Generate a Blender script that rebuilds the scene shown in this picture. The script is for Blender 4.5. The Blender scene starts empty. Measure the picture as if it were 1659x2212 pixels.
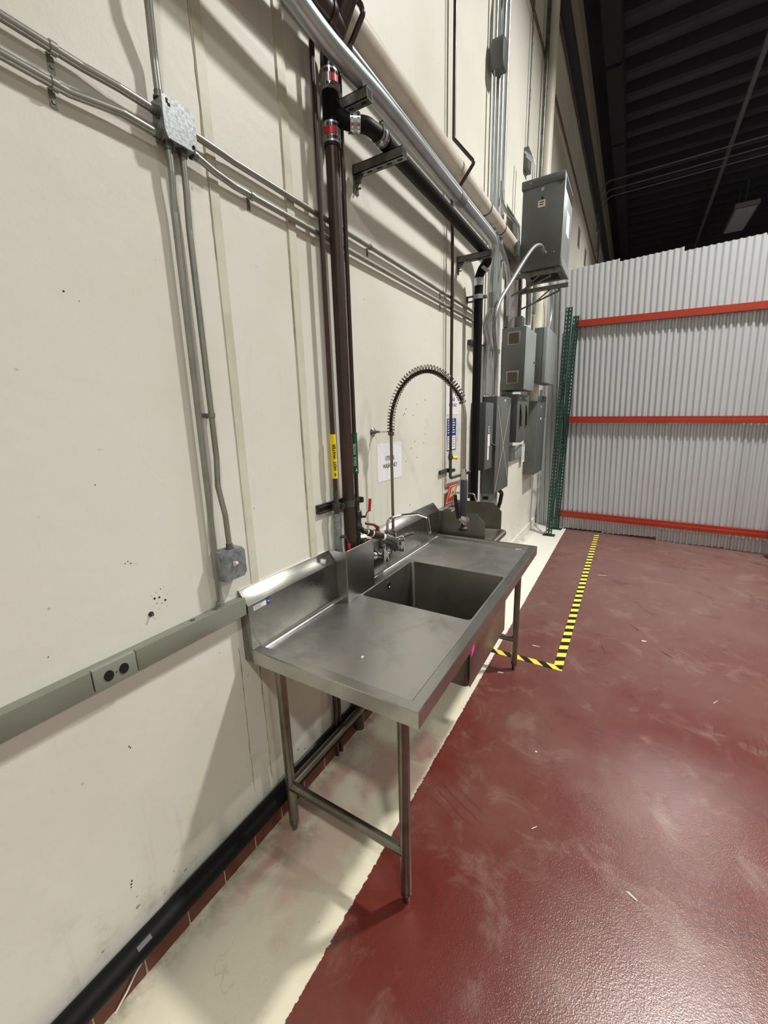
import bpy, bmesh, math, random
from mathutils import Vector, Matrix
from math import pi, sin, cos, radians as rad, sqrt, atan2
random.seed(4)
S = bpy.context.scene
COL = S.collection

# ---------------------------------------------------------------- camera
cam_d = bpy.data.cameras.new('camera'); cam = bpy.data.objects.new('camera', cam_d); COL.objects.link(cam)
YAW, PITCH, ROLL = rad(-31.144), rad(-13.009), rad(1.551)
fw = Vector((sin(YAW)*cos(PITCH), cos(YAW)*cos(PITCH), sin(PITCH)))
r0 = Vector((cos(YAW), -sin(YAW), 0)); d0 = fw.cross(r0)
rt = r0*cos(ROLL) + d0*sin(ROLL); dn = -r0*sin(ROLL) + d0*cos(ROLL)
M = Matrix((rt, -dn, -fw)).transposed().to_4x4()
M.translation = Vector((1.232, 0, 1.775)); cam.matrix_world = M
cam_d.sensor_fit = 'VERTICAL'; cam_d.sensor_height = 36.0
cam_d.lens = 875.4*36.0/2212.0; cam_d.clip_start = 0.05; cam_d.clip_end = 200
S.camera = cam

# ---------------------------------------------------------------- world, lamps, exposure
w = bpy.data.worlds.new('world'); S.world = w; w.use_nodes = True
w.node_tree.nodes['Background'].inputs[0].default_value = (0.80, 0.82, 0.85, 1)
w.node_tree.nodes['Background'].inputs[1].default_value = 0.05
S.view_settings.view_transform = 'Standard'; S.view_settings.look = 'None'
S.view_settings.exposure = 0.12; S.view_settings.gamma = 1.0; S.view_settings.use_curve_mapping = False

def lamp(x, y, z, size, power, col=(1, .977, .925)):
    l = bpy.data.lights.new('bay_or_fill_lamp', 'AREA'); l.shape = 'DISK'; l.size = size
    l.energy = power; l.color = col; l.spread = rad(138)
    o = bpy.data.objects.new('bay_or_fill_lamp', l); o.location = (x, y, z); COL.objects.link(o)
LAMPS = [(3.1, 4.4, 6.9, .42, 365), (3.5, -2.2, 6.9, .42, 140), (3.3, 10.6, 6.9, .60, 300),
         (9.0, 4.4, 6.9, .42, 300), (9.0, -2.2, 6.9, .42, 220)]  # this right-hand pair is unseen, added as neutral fill light
for a in LAMPS: lamp(*a)

# ---------------------------------------------------------------- helpers
def lin(h):
    c = [int(h[i:i+2], 16)/255 for i in (0, 2, 4)]
    return tuple((v/12.92 if v <= .04045 else ((v+.055)/1.055)**2.4) for v in c) + (1,)
class NT:
    def __init__(s, m): s.t = m.node_tree; s.n = s.t.nodes; s.l = s.t.links
    def add(s, ty, **k):
        n = s.n.new(ty)
        for a, v in k.items(): setattr(n, a, v)
        return n
    def link(s, a, b): s.l.new(a, b)
    def math(s, op, a, b=None, c=None, clamp=False):
        n = s.add('ShaderNodeMath', operation=op, use_clamp=clamp)
        for i, v in enumerate((a, b, c)):
            if v is None: continue
            if isinstance(v, (int, float)): n.inputs[i].default_value = v
            else: s.link(v, n.inputs[i])
        return n.outputs[0]
    def noise(s, vec, scale, detail=3, rough=.55, dist=0):
        n = s.add('ShaderNodeTexNoise'); n.inputs['Scale'].default_value = scale
        n.inputs['Detail'].default_value = detail; n.inputs['Roughness'].default_value = rough
        n.inputs['Distortion'].default_value = dist
        s.link(vec, n.inputs['Vector']); return n.outputs['Fac']
    def step(s, v, lo, hi, a=0., b=1.):
        n = s.add('ShaderNodeMapRange'); n.interpolation_type = 'SMOOTHSTEP'
        s.link(v, n.inputs[0])
        for i, q in zip((1, 2, 3, 4), (lo, hi, a, b)): n.inputs[i].default_value = q
        return n.outputs[0]
    def mix(s, f, a, b):
        n = s.add('ShaderNodeMix', data_type='RGBA')
        if isinstance(f, (int, float)): n.inputs[0].default_value = f
        else: s.link(f, n.inputs[0])
        for i, v in ((6, a), (7, b)):
            if isinstance(v, tuple): n.inputs[i].default_value = v
            else: s.link(v, n.inputs[i])
        return n.outputs[2]
def newmat(name):
    m = bpy.data.materials.new(name); m.use_nodes = True
    t = NT(m); t.b = t.n['Principled BSDF']
    t.pos = t.add('ShaderNodeNewGeometry').outputs['Position']
    return m, t
def mat(name, col, rough=.5, metal=0., dark=None, ns=8., amt=.5, bump=0., bs=60., rv=0., spec=.5):
    m, t = newmat(name); c = lin(col) if isinstance(col, str) else col
    t.b.inputs['Metallic'].default_value = metal; t.b.inputs['Specular IOR Level'].default_value = spec
    if dark:
        f = t.step(t.noise(t.pos, ns, 5, .6), .38, .72, 0, amt)
        t.link(t.mix(f, c, lin(dark)), t.b.inputs['Base Color'])
    else: t.b.inputs['Base Color'].default_value = c
    if rv:
        t.link(t.step(t.noise(t.pos, ns*.6, 4), .3, .7, rough-rv, rough+rv), t.b.inputs['Roughness'])
    else: t.b.inputs['Roughness'].default_value = rough
    if bump:
        b = t.add('ShaderNodeBump'); b.inputs['Strength'].default_value = bump; b.inputs['Distance'].default_value = .002
        t.link(t.noise(t.pos, bs, 3), b.inputs['Height']); t.link(b.outputs[0], t.b.inputs['Normal'])
    return m

WL = {}
def wloc(o): return WL.get(o.name, Vector((0, 0, 0)))
def thing(name, label, cat, loc=(0, 0, 0), group=None):
    o = bpy.data.objects.new(name, None); o.empty_display_size = .05; o.location = loc; COL.objects.link(o)
    WL[o.name] = Vector(loc); tag(o, label, cat, group); return o
def tag(o, label, cat=None, group=None):
    o['label'] = label
    if cat: o['category'] = cat
    if group: o['group'] = group
    return o
def link(name, me, m, parent=None, smooth=False, kind=None, label=None):
    if smooth is not False:
        me.shade_smooth() if hasattr(me, 'shade_smooth') else None
        if smooth is not True: me.set_sharp_from_angle(angle=rad(smooth))
    vs = [v.co for v in me.vertices]
    if vs:
        lo = Vector([min(v[i] for v in vs) for i in range(3)]); hi = Vector([max(v[i] for v in vs) for i in range(3)])
        c = (lo+hi)/2
    else: c = Vector((0, 0, 0))
    me.transform(Matrix.Translation(-c))
    if m: me.materials.append(m)
    o = bpy.data.objects.new(name, me); COL.objects.link(o); WL[o.name] = c
    if parent: o.parent = parent; o.location = c - wloc(parent)
    else: o.location = c
    if kind: o['kind'] = kind
    if label: o['label'] = label
    return o
def fin(name, bm, m, parent=None, smooth=False, bevel=0, kind=None, label=None, seg=2, norm=True):
    if norm: bmesh.ops.recalc_face_normals(bm, faces=bm.faces)
    if bevel:
        es = [e for e in bm.edges if len(e.link_faces) == 2 and e.calc_face_angle(0) > .6]
        bmesh.ops.bevel(bm, geom=es, offset=bevel, segments=seg, profile=.5, affect='EDGES')
        if smooth is False: smooth = 35
    me = bpy.data.meshes.new(name); bm.to_mesh(me); bm.free()
    return link(name, me, m, parent, smooth, kind, label)
def abox(bm, a, b):
    x0, y0, z0 = a; x1, y1, z1 = b
    v = [bm.verts.new(p) for p in ((x0,y0,z0),(x1,y0,z0),(x1,y1,z0),(x0,y1,z0),(x0,y0,z1),(x1,y0,z1),(x1,y1,z1),(x0,y1,z1))]
    for f in ((3,2,1,0),(4,5,6,7),(0,1,5,4),(1,2,6,5),(2,3,7,6),(3,0,4,7)): bm.faces.new([v[i] for i in f])
    return v
def box(name, a, b, m, parent=None, bevel=0, **k):
    bm = bmesh.new(); abox(bm, a, b); return fin(name, bm, m, parent, bevel=bevel, **k)
def boxes(name, L, m, parent=None, bevel=0, **k):
    bm = bmesh.new()
    for a, b in L: abox(bm, a, b)
    return fin(name, bm, m, parent, bevel=bevel, **k)
def fillet(pts, R, n=6):
    pts = [Vector(p) for p in pts]
    if not R: return pts
    out = [pts[0]]
    for i in range(1, len(pts)-1):
        p = pts[i]; a = pts[i-1]-p; b = pts[i+1]-p
        la, lb = a.length, b.length; a.normalize(); b.normalize()
        ang = a.angle(b)
        if ang > 3.1: out.append(p); continue
        d = min(R/math.tan(ang/2), la*.48, lb*.48)
        A = p+a*d; B = p+b*d
        for k in range(n+1):
            t = k/n; out.append(A*(1-t)**2 + p*2*t*(1-t) + B*t*t)
    out.append(pts[-1]); return out
def tubebm(bm, pts, r, seg=16, cap=True):
    pts = [Vector(p) for p in pts]; n = len(pts)
    rr = r if isinstance(r, (list, tuple)) else [r]*n
    T = []
    for i in range(n):
        t = (pts[min(i+1, n-1)]-pts[max(i-1, 0)]).normalized(); T.append(t)
    u = T[0].orthogonal().normalized(); rings = []
    for i in range(n):
        u = (u - T[i]*u.dot(T[i])).normalized(); v = T[i].cross(u)
        rings.append([bm.verts.new(pts[i]+(u*cos(2*pi*k/seg)+v*sin(2*pi*k/seg))*rr[i]) for k in range(seg)])
    for i in range(n-1):
        for k in range(seg):
            bm.faces.new((rings[i][k], rings[i][(k+1) % seg], rings[i+1][(k+1) % seg], rings[i+1][k]))
    if cap:
        bm.faces.new(rings[0][::-1]); bm.faces.new(rings[-1])
def tube(name, pts, r, m, parent=None, R=0, seg=16, cap=True, **k):
    bm = bmesh.new(); tubebm(bm, fillet(pts, R), r, seg, cap)
    k.setdefault('smooth', 50)
    return fin(name, bm, m, parent, **k)
def lathe(name, p, axis, prof, m, parent=None, seg=20, **k):
    """prof: (distance along axis, radius)"""
    axis = Vector(axis).normalized(); bm = bmesh.new()
    pts = [Vector(p)+axis*a for a, _ in prof]; u = axis.orthogonal().normalized(); v = axis.cross(u); rings = []
    for q, (_, r) in zip(pts, prof):
        rings.append([bm.verts.new(q+(u*cos(2*pi*i/seg)+v*sin(2*pi*i/seg))*max(r, 1e-4)) for i in range(seg)])
    for a, b in zip(rings, rings[1:]):
        for i in range(seg): bm.faces.new((a[i], a[(i+1) % seg], b[(i+1) % seg], b[i]))
    bm.faces.new(rings[0][::-1]); bm.faces.new(rings[-1])
    k.setdefault('smooth', 40)
    return fin(name, bm, m, parent, **k)
def prism(name, poly, ax, t0, t1, m, parent=None, bevel=0, **k):
    """poly in the two axes other than ax (in xyz order)"""
    bm = bmesh.new(); prismbm(bm, poly, ax, t0, t1)
    return fin(name, bm, m, parent, bevel=bevel, **k)
def prismbm(bm, poly, ax, t0, t1):
    def P(a, b, t):
        return {'x': (t, a, b), 'y': (a, t, b), 'z': (a, b, t)}[ax]
    A = [bm.verts.new(P(a, b, t0)) for a, b in poly]; B = [bm.verts.new(P(a, b, t1)) for a, b in poly]
    bm.faces.new(A); bm.faces.new(B[::-1]); n = len(poly)
    for i in range(n): bm.faces.new((A[i], B[i], B[(i+1) % n], A[(i+1) % n]))
def quad(name, pts, m, parent=None, th=.0012, **k):
    """thin sheet through 3 or more points in one plane"""
    P = [Vector(p) for p in pts]; n = (P[1]-P[0]).cross(P[2]-P[0]).normalized()*th
    bm = bmesh.new(); A = [bm.verts.new(p) for p in P]; B = [bm.verts.new(p+n) for p in P]
    bm.faces.new(A[::-1]); bm.faces.new(B)
    for i in range(len(P)): bm.faces.new((A[i], A[(i+1) % len(P)], B[(i+1) % len(P)], B[i]))
    return fin(name, bm, m, parent, **k)
def textmesh(s, size, align='CENTER', bold=0.):
    c = bpy.data.curves.new('t', 'FONT'); c.body = s; c.size = size; c.align_x = align; c.align_y = 'CENTER'
    c.extrude = .0004; c.offset = bold; c.resolution_u = 3
    o = bpy.data.objects.new('t', c); COL.objects.link(o)
    me = bpy.data.meshes.new_from_object(o.evaluated_get(bpy.context.evaluated_depsgraph_get()))
    bpy.data.objects.remove(o); bpy.data.curves.remove(c); return me
def text(name, s, size, org, right, up, m, parent, bold=0., align='CENTER', sx=1.):
    me = textmesh(s, size, align, bold); right = Vector(right).normalized(); up = Vector(up).normalized(); n = right.cross(up)
    for v in me.vertices: v.co = Vector(org)+right*v.co.x*sx+up*v.co.y+n*v.co.z
    me.materials.clear(); return link(name, me, m, parent)
def cyltext(name, s, size, cx, cy, z0, r, th0, m, parent, bold=0.):
    me = textmesh(s, size, 'CENTER', bold)
    for v in me.vertices:
        th = th0 - v.co.y/r; R = r + .0006 + v.co.z
        v.co = Vector((cx+R*cos(th), cy+R*sin(th), z0+v.co.x))
    me.materials.clear(); return link(name, me, m, parent)
def band(name, c, axis, r, h, m, parent, ear=True, **k):
    c = Vector(c); axis = Vector(axis).normalized()
    o = lathe(name, c-axis*h/2, axis, [(0, r*.9), (0, r+.003), (h, r+.003), (h, r*.9)], m, parent, **k); return o

# ---------------------------------------------------------------- materials
def wall_mat():
    m, t = newmat('cream_wall_paint')
    sep = t.add('ShaderNodeSeparateXYZ'); t.link(t.pos, sep.inputs[0]); Y, Z = sep.outputs[1], sep.outputs[2]
    base = t.mix(t.step(t.noise(t.pos, 1.1, 4), .35, .7), lin('dedcd3'), lin('d3d1c4'))
    # grime: scuffs low on the wall, thin drips, speckles
    low = t.step(Z, .62, .16); n1 = t.step(t.noise(t.pos, 7, 6, .7), .50, .75)
    g = t.math('MULTIPLY', low, n1)
    base = t.mix(t.math('MULTIPLY', g, .42, clamp=True), base, lin('6f6a58'))
    vw = t.add('ShaderNodeMapping'); vw.inputs['Scale'].default_value = (1, 9, .55); t.link(t.pos, vw.inputs[0])
    dr = t.step(t.noise(vw.outputs[0], 2.2, 5, .65), .60, .80)
    base = t.mix(t.math('MULTIPLY', dr, .30), base, lin('a7a08a'))
    sc = t.step(t.noise(t.pos, 26, 2, .4), .755, .80); base = t.mix(t.math('MULTIPLY', sc, .55), base, lin('8d8771'))
    # grey rub marks along the sink height, between the two sinks and below the panels
    rub = t.math('MULTIPLY', t.math('MULTIPLY', t.step(Y, 1.9, 2.4), t.step(t.math('ABSOLUTE', t.math('SUBTRACT', Z, 1.55)), .42, .1)), t.step(t.noise(t.pos, 5, 6, .72), .52, .74))
    base = t.mix(t.math('MULTIPLY', rub, .45), base, lin('9a937f'))
    t.link(base, t.b.inputs['Base Color']); t.b.inputs['Roughness'].default_value = .52
    b = t.add('ShaderNodeBump'); b.inputs['Strength'].default_value = .35; b.inputs['Distance'].default_value = .004
    t.link(t.noise(t.pos, 14, 6, .6), b.inputs['Height']); t.link(b.outputs[0], t.b.inputs['Normal'])
    return m
def floor_mat():
    m, t = newmat('painted_floor')
    sep = t.add('ShaderNodeSeparateXYZ'); t.link(t.pos, sep.inputs[0]); X, Y = sep.outputs[0], sep.outputs[1]
    edge = t.math('ADD', X, t.math('MULTIPLY', t.math('SUBTRACT', t.noise(t.pos, 55, 3, .7), .5), .022))
    red = t.step(edge, .4975, .5005)
    # white strip, dirty and stained pink under the sink
    wh = t.mix(t.step(Y, 2.2, 3.6), lin('d9d3bd'), lin('e2e1d8'))
    n = t.noise(t.pos, 5.5, 6, .62, .8)
    def blob(cx, cy, rx, ry, w=.55):
        dx = t.math('DIVIDE', t.math('SUBTRACT', X, cx), rx); dy = t.math('DIVIDE', t.math('SUBTRACT', Y, cy), ry)
        d = t.math('SQRT', t.math('ADD', t.math('MULTIPLY', dx, dx), t.math('MULTIPLY', dy, dy)))
        d = t.math('ADD', d, t.math('MULTIPLY', t.math('SUBTRACT', n, .5), 2.2))
        return t.step(d, 1.1, .35, 0, w)
    for a in ((.33, 1.52, .22, .20, .42), (.10, 1.15, .07, .55, .50), (.27, .98, .16, .30, .30), (.42, 1.72, .09, .16, .5)):
        wh = t.mix(blob(*a), wh, lin('b5696c'))
    wh = t.mix(blob(.13, .98, .12, .14, .45), wh, lin('6d5a3c'))
    wh = t.mix(t.math('MULTIPLY', t.step(X, .12, .02), t.step(t.noise(t.pos, 9, 6, .7), .35, .7, .1, .85)), wh, lin('776c58'))
    wh = t.mix(t.step(t.noise(t.pos, 13, 7, .75), .58, .78, 0, .50), wh, lin('a0957a'))
    wh = t.mix(t.step(t.noise(t.pos, 48, 3, .6), .70, .76, 0, .55), wh, lin('6f664f'))
    vor = t.add('ShaderNodeTexVoronoi'); vor.feature = 'DISTANCE_TO_EDGE'; vor.inputs['Scale'].default_value = 1.9
    wp_ = t.add('ShaderNodeVectorMath', operation='ADD'); t.link(t.pos, wp_.inputs[0])
    nz = t.add('ShaderNodeTexNoise'); nz.inputs['Scale'].default_value = 3.; nz.inputs['Detail'].default_value = 5; t.link(t.pos, nz.inputs[0])
    sc2 = t.add('ShaderNodeVectorMath', operation='SCALE'); sc2.inputs['Scale'].default_value = .55; t.link(nz.outputs['Color'], sc2.inputs[0]); t.link(sc2.outputs[0], wp_.inputs[1])
    t.link(wp_.outputs[0], vor.inputs[0])
    crack = t.math('MULTIPLY', t.step(vor.outputs[0], .012, .001), t.step(t.noise(t.pos, 6, 5, .7), .5, .62))
    wh = t.mix(t.math('MULTIPLY', crack, .2), wh, lin('7d715a'))
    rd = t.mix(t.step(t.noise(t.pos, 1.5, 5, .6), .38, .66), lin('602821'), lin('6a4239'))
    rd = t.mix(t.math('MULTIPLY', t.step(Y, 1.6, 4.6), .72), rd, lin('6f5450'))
    rd = t.mix(t.step(t.noise(t.pos, 3.7, 7, .7, .6), .50, .74, 0, .65), rd, lin('846a60'))
    rd = t.mix(t.step(t.noise(t.pos, 2.6, 6, .7, 1.), .54, .72, 0, .55), rd, lin('50211e'))
    # swirl scuffs left by trolley wheels
    wv = t.add('ShaderNodeTexWave'); wv.wave_type = 'RINGS'; wv.rings_direction = 'Z'; wv.inputs['Scale'].default_value = 7.; wv.inputs['Distortion'].default_value = 3.; wv.inputs['Detail'].default_value = 2.
    mp = t.add('ShaderNodeMapping'); mp.inputs['Location'].default_value = (-1.25, -2.7, 0); t.link(t.pos, mp.inputs[0]); t.link(mp.outputs[0], wv.inputs[0])
    sw = t.math('MULTIPLY', t.step(wv.outputs['Fac'], .80, .97), t.step(t.noise(t.pos, 2.1, 3), .56, .68))
    rd = t.mix(t.math('MULTIPLY', sw, .5), rd, lin('4a2526'))
    rd = t.mix(t.step(X, 4.1, 4.2), rd, lin('8a8880'))      # unseen floor greyed beyond the painted aisle to keep bounced light neutral
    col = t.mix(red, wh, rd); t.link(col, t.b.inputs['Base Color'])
    ro = t.math('ADD', t.math('MULTIPLY', t.noise(t.pos, 2.4, 4), .20), .19)
    t.link(t.math('ADD', ro, t.math('MULTIPLY', red, -.03)), t.b.inputs['Roughness']); t.b.inputs['Specular IOR Level'].default_value = .5
    b = t.add('ShaderNodeBump'); b.inputs['Strength'].default_value = .5; b.inputs['Distance'].default_value = .0013
    t.link(t.math('ADD', t.noise(t.pos, 210, 2, .6), t.math('MULTIPLY', t.noise(t.pos, 70, 2), .5)), b.inputs['Height']); t.link(b.outputs[0], t.b.inputs['Normal'])
    return m
def stainless(name, col='9a9a94', rough=.30, grime=.35, stretch=(1, 1, 1), dk='5c5a50'):
    m, t = newmat(name); t.b.inputs['Metallic'].default_value = 1.
    n = t.noise(t.pos, 4.2, 5, .6, .5)
    c = t.mix(t.step(n, .42, .72, 0, grime), lin(col), lin(dk))
    c = t.mix(t.step(t.noise(t.pos, 31, 4, .7), .66, .80, 0, .22), c, lin('78736a'))
    t.link(c, t.b.inputs['Base Color'])
    mp = t.add('ShaderNodeMapping'); mp.inputs['Scale'].default_value = stretch; t.link(t.pos, mp.inputs[0])
    br = t.noise(mp.outputs[0], 160, 2, .5)
    t.link(t.math('ADD', t.math('MULTIPLY', n, .22), t.math('ADD', t.math('MULTIPLY', br, .08), rough-.14)), t.b.inputs['Roughness'])
    b = t.add('ShaderNodeBump'); b.inputs['Strength'].default_value = .12; b.inputs['Distance'].default_value = .001
    t.link(br, b.inputs['Height']); t.link(b.outputs[0], t.b.inputs['Normal'])
    return m
def galv(name, col='a7aaab', dk='6f7375', rough=.36, metal=.9, sc=28):
    m, t = newmat(name); t.b.inputs['Metallic'].default_value = metal; t.b.inputs['Roughness'].default_value = rough
    v = t.add('ShaderNodeTexVoronoi'); v.inputs['Scale'].default_value = sc; t.link(t.pos, v.inputs[0])
    f = t.step(t.math('ADD', t.math('MULTIPLY', t.noise(t.pos, sc*.5, 5, .7), .7), t.math('MULTIPLY', v.outputs['Distance'], .4)), .35, .75)
    t.link(t.mix(f, lin(col), lin(dk)), t.b.inputs['Base Color']); return m

m_wall = wall_mat(); m_floor = floor_mat()
m_strip = mat('caulk_strip_paint', 'd0cdbc', .5, dark='b3ae9a', ns=6, amt=.6, bump=.3, bs=25)
m_crack = mat('rough_crack', 'a39c87', .9, dark='5d5746', ns=22, amt=.9)
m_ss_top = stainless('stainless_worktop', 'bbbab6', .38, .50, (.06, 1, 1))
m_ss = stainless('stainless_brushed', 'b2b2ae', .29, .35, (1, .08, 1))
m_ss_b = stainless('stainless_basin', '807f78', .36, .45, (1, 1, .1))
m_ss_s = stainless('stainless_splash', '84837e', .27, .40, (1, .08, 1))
m_ss_h = stainless('stainless_hand_sink', '97958b', .40, .35, (1, 1, .1))
m_leg = stainless('stainless_tube', '8d8a80', .36, .6, (1, 1, .1), '4d483c')
m_chrome = mat('chrome', 'c9c9c8', .12, 1.)
m_chrome_d = mat('worn_chrome', '85837d', .25, 1., dark='4b4840', ns=60, amt=.7)
m_emt = mat('conduit_steel', '9a9b94', .36, .70, dark='7f7f76', ns=14, amt=.5)
m_galv = mat('galvanised_steel', 'b6bcbf', .36, .82, dark='a3a9ab', ns=12, amt=.6)
m_zinc = galv('galvanised_box', '9fa4a5', '7a7e7f', .45, .6, 140)
m_strut = mat('strut_steel', '7c7e79', .45, .7, dark='4d4e49', ns=20, amt=.7)
m_dstrut = mat('dirty_strut_steel', '55554d', .6, .5, dark='2f2f2a', ns=24, amt=.8)
m_brown = mat('brown_painted_pipe', '3a241a', .38, dark='2a1912', ns=12, amt=.7, spec=.6)
m_dbrown = mat('dark_brown_pipe', '39201b', .32, dark='20120f', ns=14, amt=.6, spec=.6)
m_black = mat('black_pipe', '060607', .55, spec=.2, bump=.2, bs=90)
m_blackrub = mat('black_rubber', '101010', .55)
m_pvc = mat('cream_painted_pipe', 'cfc9bd', .42, dark='b9ad9a', ns=5, amt=.6)
m_white = mat('downspout_paint', 'dcd8ca', .5, dark='bdb7a6', ns=4, amt=.5)
m_grey = mat('grey_enamel', '5a5e5c', .42, dark='4a4f4d', ns=3, amt=.6, rv=.06)
m_grey2 = mat('light_grey_enamel', '8b9292', .38, dark='788080', ns=3, amt=.6, rv=.06)
m_dgrey = mat('dark_grey_enamel', '43484b', .40, dark='363b3e', ns=3, amt=.6, rv=.06)
m_race = mat('raceway_enamel', '7a7d70', .42, dark='686b5f', ns=4, amt=.5, rv=.05)
m_plate = mat('outlet_plate', '858a80', .40)
m_gbox = mat('switch_plate_grey', '82878a', .5, .3, dark='4c4f50', ns=40, amt=.7)
m_hole = mat('dark_opening', '060606', .8)
m_ivory = mat('ivory_plastic', 'e4dcc4', .35)
m_red = mat('red_vinyl_handle', 'c02433', .38)
m_dred = mat('dull_red_handle', '6c1d1c', .45)
m_yellow = mat('yellow_label', 'e8cf1c', .5)
m_green = mat('green_label', '0c5136', .5)
m_ink = mat('black_ink', '111111', .6)
m_winkt = mat('white_ink', 'cfe0d2', .6)
m_paper = mat('white_paper', 'e4e4e8', .6)
m_blue = mat('blue_print', '1d3f8c', .5)
m_bluetext = mat('pale_print', 'dfe4f2', .6)
m_redp = mat('red_print', 'b7392e', .5)
m_cream = mat('yellow_print', 'd9c488', .5)
m_pink = mat('pink_sticker', 'ff3fa0', .5)
m_tile = mat('red_quarry_tile', '602c1e', .40, dark='432014', ns=10, amt=.7, bump=.2, bs=40)
m_grout = mat('tile_grout', 'b3a48c', .8, dark='8c7f69', ns=30, amt=.6)
m_corr = mat('corrugated_zinc', 'c3c6ca', .33, .50, dark='c4c8cc', ns=1.2, amt=.6)
m_beam = mat('orange_beam_paint', '8f2c18', .40, dark='7c2411', ns=3, amt=.5)
m_rack = mat('green_upright_paint', '16382f', .45, dark='0e2822', ns=8, amt=.5)
m_deck = mat('dark_roof_deck', '45434f', .85, dark='30303a', ns=.8, amt=.7)
m_joist = mat('dark_roof_joist', '2b2a33', .9)
m_pipe_c = mat('roof_pipe', '5b6066', .6)
m_wood = mat('dusty_timber', '6b5a50', .8)
m_tapew = mat('white_thread_tape', 'e8e8e4', .5)
m_copper = mat('tarnished_brass', '5d5344', .4, .8, dark='3a4a44', ns=50, amt=.7)
m_mesh = mat('vent_filter', '5d5648', .8, dark='4a4437', ns=200, amt=.6)
m_frame = mat('vent_frame', '8c8a7a', .45, .5)
m_vt = mat('verdigris', '55584f', .5, .6, dark='2e312c', ns=45, amt=.8)
m_hose = mat('steel_hose', 'a79f98', .25, 1., bump=.6, bs=700)
m_spring = mat('dark_spring_wire', '5a5246', .32, 1.)
m_grip = mat('grey_grip', '3a4046', .45)
m_elbow = mat('grey_elbow', '72726b', .4, .8)

def hazard():
    m, t = newmat('hazard_stripes')
    sep = t.add('ShaderNodeSeparateXYZ'); t.link(t.pos, sep.inputs[0]); X, Y = sep.outputs[0], sep.outputs[1]
    s = t.math('ADD', t.math('MULTIPLY', X, -.48), Y)
    f = t.math('FRACT', t.math('DIVIDE', s, .118))
    st = t.step(f, .495, .505)
    t.link(t.mix(st, lin('0f0d12'), lin('e6d44a')), t.b.inputs['Base Color']); t.b.inputs['Roughness'].default_value = .4
    return m
def hazard2():
    m, t = newmat('hazard_stripes_cross')
    sep = t.add('ShaderNodeSeparateXYZ'); t.link(t.pos, sep.inputs[0]); X, Y = sep.outputs[0], sep.outputs[1]
    s = t.math('ADD', X, t.math('MULTIPLY', Y, 1.0))
    st = t.step(t.math('FRACT', t.math('DIVIDE', s, .128)), .495, .505)
    t.link(t.mix(st, lin('e6d44a'), lin('0f0d12')), t.b.inputs['Base Color']); t.b.inputs['Roughness'].default_value = .4
    return m

# ================================================================ SETTING
def fz(x): return -max(0., x-.8)*.021           # the floor falls gently away from the wall
bm = bmesh.new()
xs = [-.02, .8, 3., 14.]; ys = [-4.5, 30.]
g = [[bm.verts.new((x, y, fz(x))) for y in ys] for x in xs]
for i in range(3): bm.faces.new((g[i][0], g[i+1][0], g[i+1][1], g[i][1]))
floor = fin('floor', bm, m_floor, kind='structure')
wall = box('wall_left', (-.25, -4.5, -.1), (0, 30, 7.75), m_wall, kind='structure')
box('wall_back', (-.25, -4.7, -.4), (14.2, -4.5, 7.75), m_wall, kind='structure')
box('wall_right', (14, -4.5, -.4), (14.2, 30, 7.75), m_wall, kind='structure')
box('wall_far', (-.25, 30, -.4), (14.2, 30.2, 7.75), m_deck, kind='structure')
ceil = box('ceiling', (-.25, -4.5, 7.75), (14, 30, 7.9), m_deck, kind='structure')
for i in range(50):
    y = -4.0+i*.62
    if y > 20: break
    box('joist', (.55, y, 7.56), (9, y+.11, 7.75), m_joist, ceil)
for i in range(9):
    box('girder', (.30, 2.0+i*2.4, 7.40), (.55, 4.3+i*2.4, 7.75), m_joist, ceil)
# wall relief: caulked panel joints, cracks, horizontal reveal, ledger, vents
for (y0, y1, z0, z1, th, mm) in ((1.010, 1.045, .17, 7.0, .004, m_strip), (1.363, 1.405, .2, 7.4, .007, m_strip),
                                 (2.936, 2.956, .13, 7.4, .004, m_strip), (5.95, 6.04, 3.4, 5.59, .008, m_strip),
                                 (6.22, 6.33, 3.7, 5.59, .008, m_strip)):
    box('joint_strip', (0, y0, z0), (th, y1, z1), mm, wall)
def crack(y, z0, z1, wdt=.002, amp=.004):
    bm = bmesh.new(); n = int((z1-z0)/.03); pv = None; yy = y
    for i in range(n+1):
        z = z0+(z1-z0)*i/n; yy += random.uniform(-amp, amp)*.5; yy = y+(yy-y)*.9; ww = wdt*random.uniform(.3, 1.5)
        a = [bm.verts.new((.0, yy-ww, z)), bm.verts.new((.0014, yy, z)), bm.verts.new((.0, yy+ww, z))]
        if pv: bm.faces.new((pv[0], pv[1], a[1], a[0])); bm.faces.new((pv[1], pv[2], a[2], a[1]))
        pv = a
    fin('crack', bm, m_crack, wall)
crack(.914, .24, .92); crack(1.009, .22, .86, .0028); crack(1.0085, 2.3, 4.2, .0015); crack(1.404, 1.5, 3.3, .003, .005); crack(1.364, 1.38, 2.7, .002)
crack(1.382, .22, .86, .004, .006)
box('trim_2', (0, 3.9, 5.60), (.012, 30, 5.66), m_strip, kind='structure')
box('trim_3', (0, 3.9, 5.661), (.03, 30, 5.69), m_wood, kind='structure')
for y, z in ((9.6, 4.97), (10.85, 4.97)): box('vent_louver', (0, y, z), (.006, y+.27, z+.33), m_wood, wall)
tr = box('trim_1', (0, 3.5, 7.05), (.11, 30, 7.35), mat('ledger_paint', '8f887c', .7), kind='structure')
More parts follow.
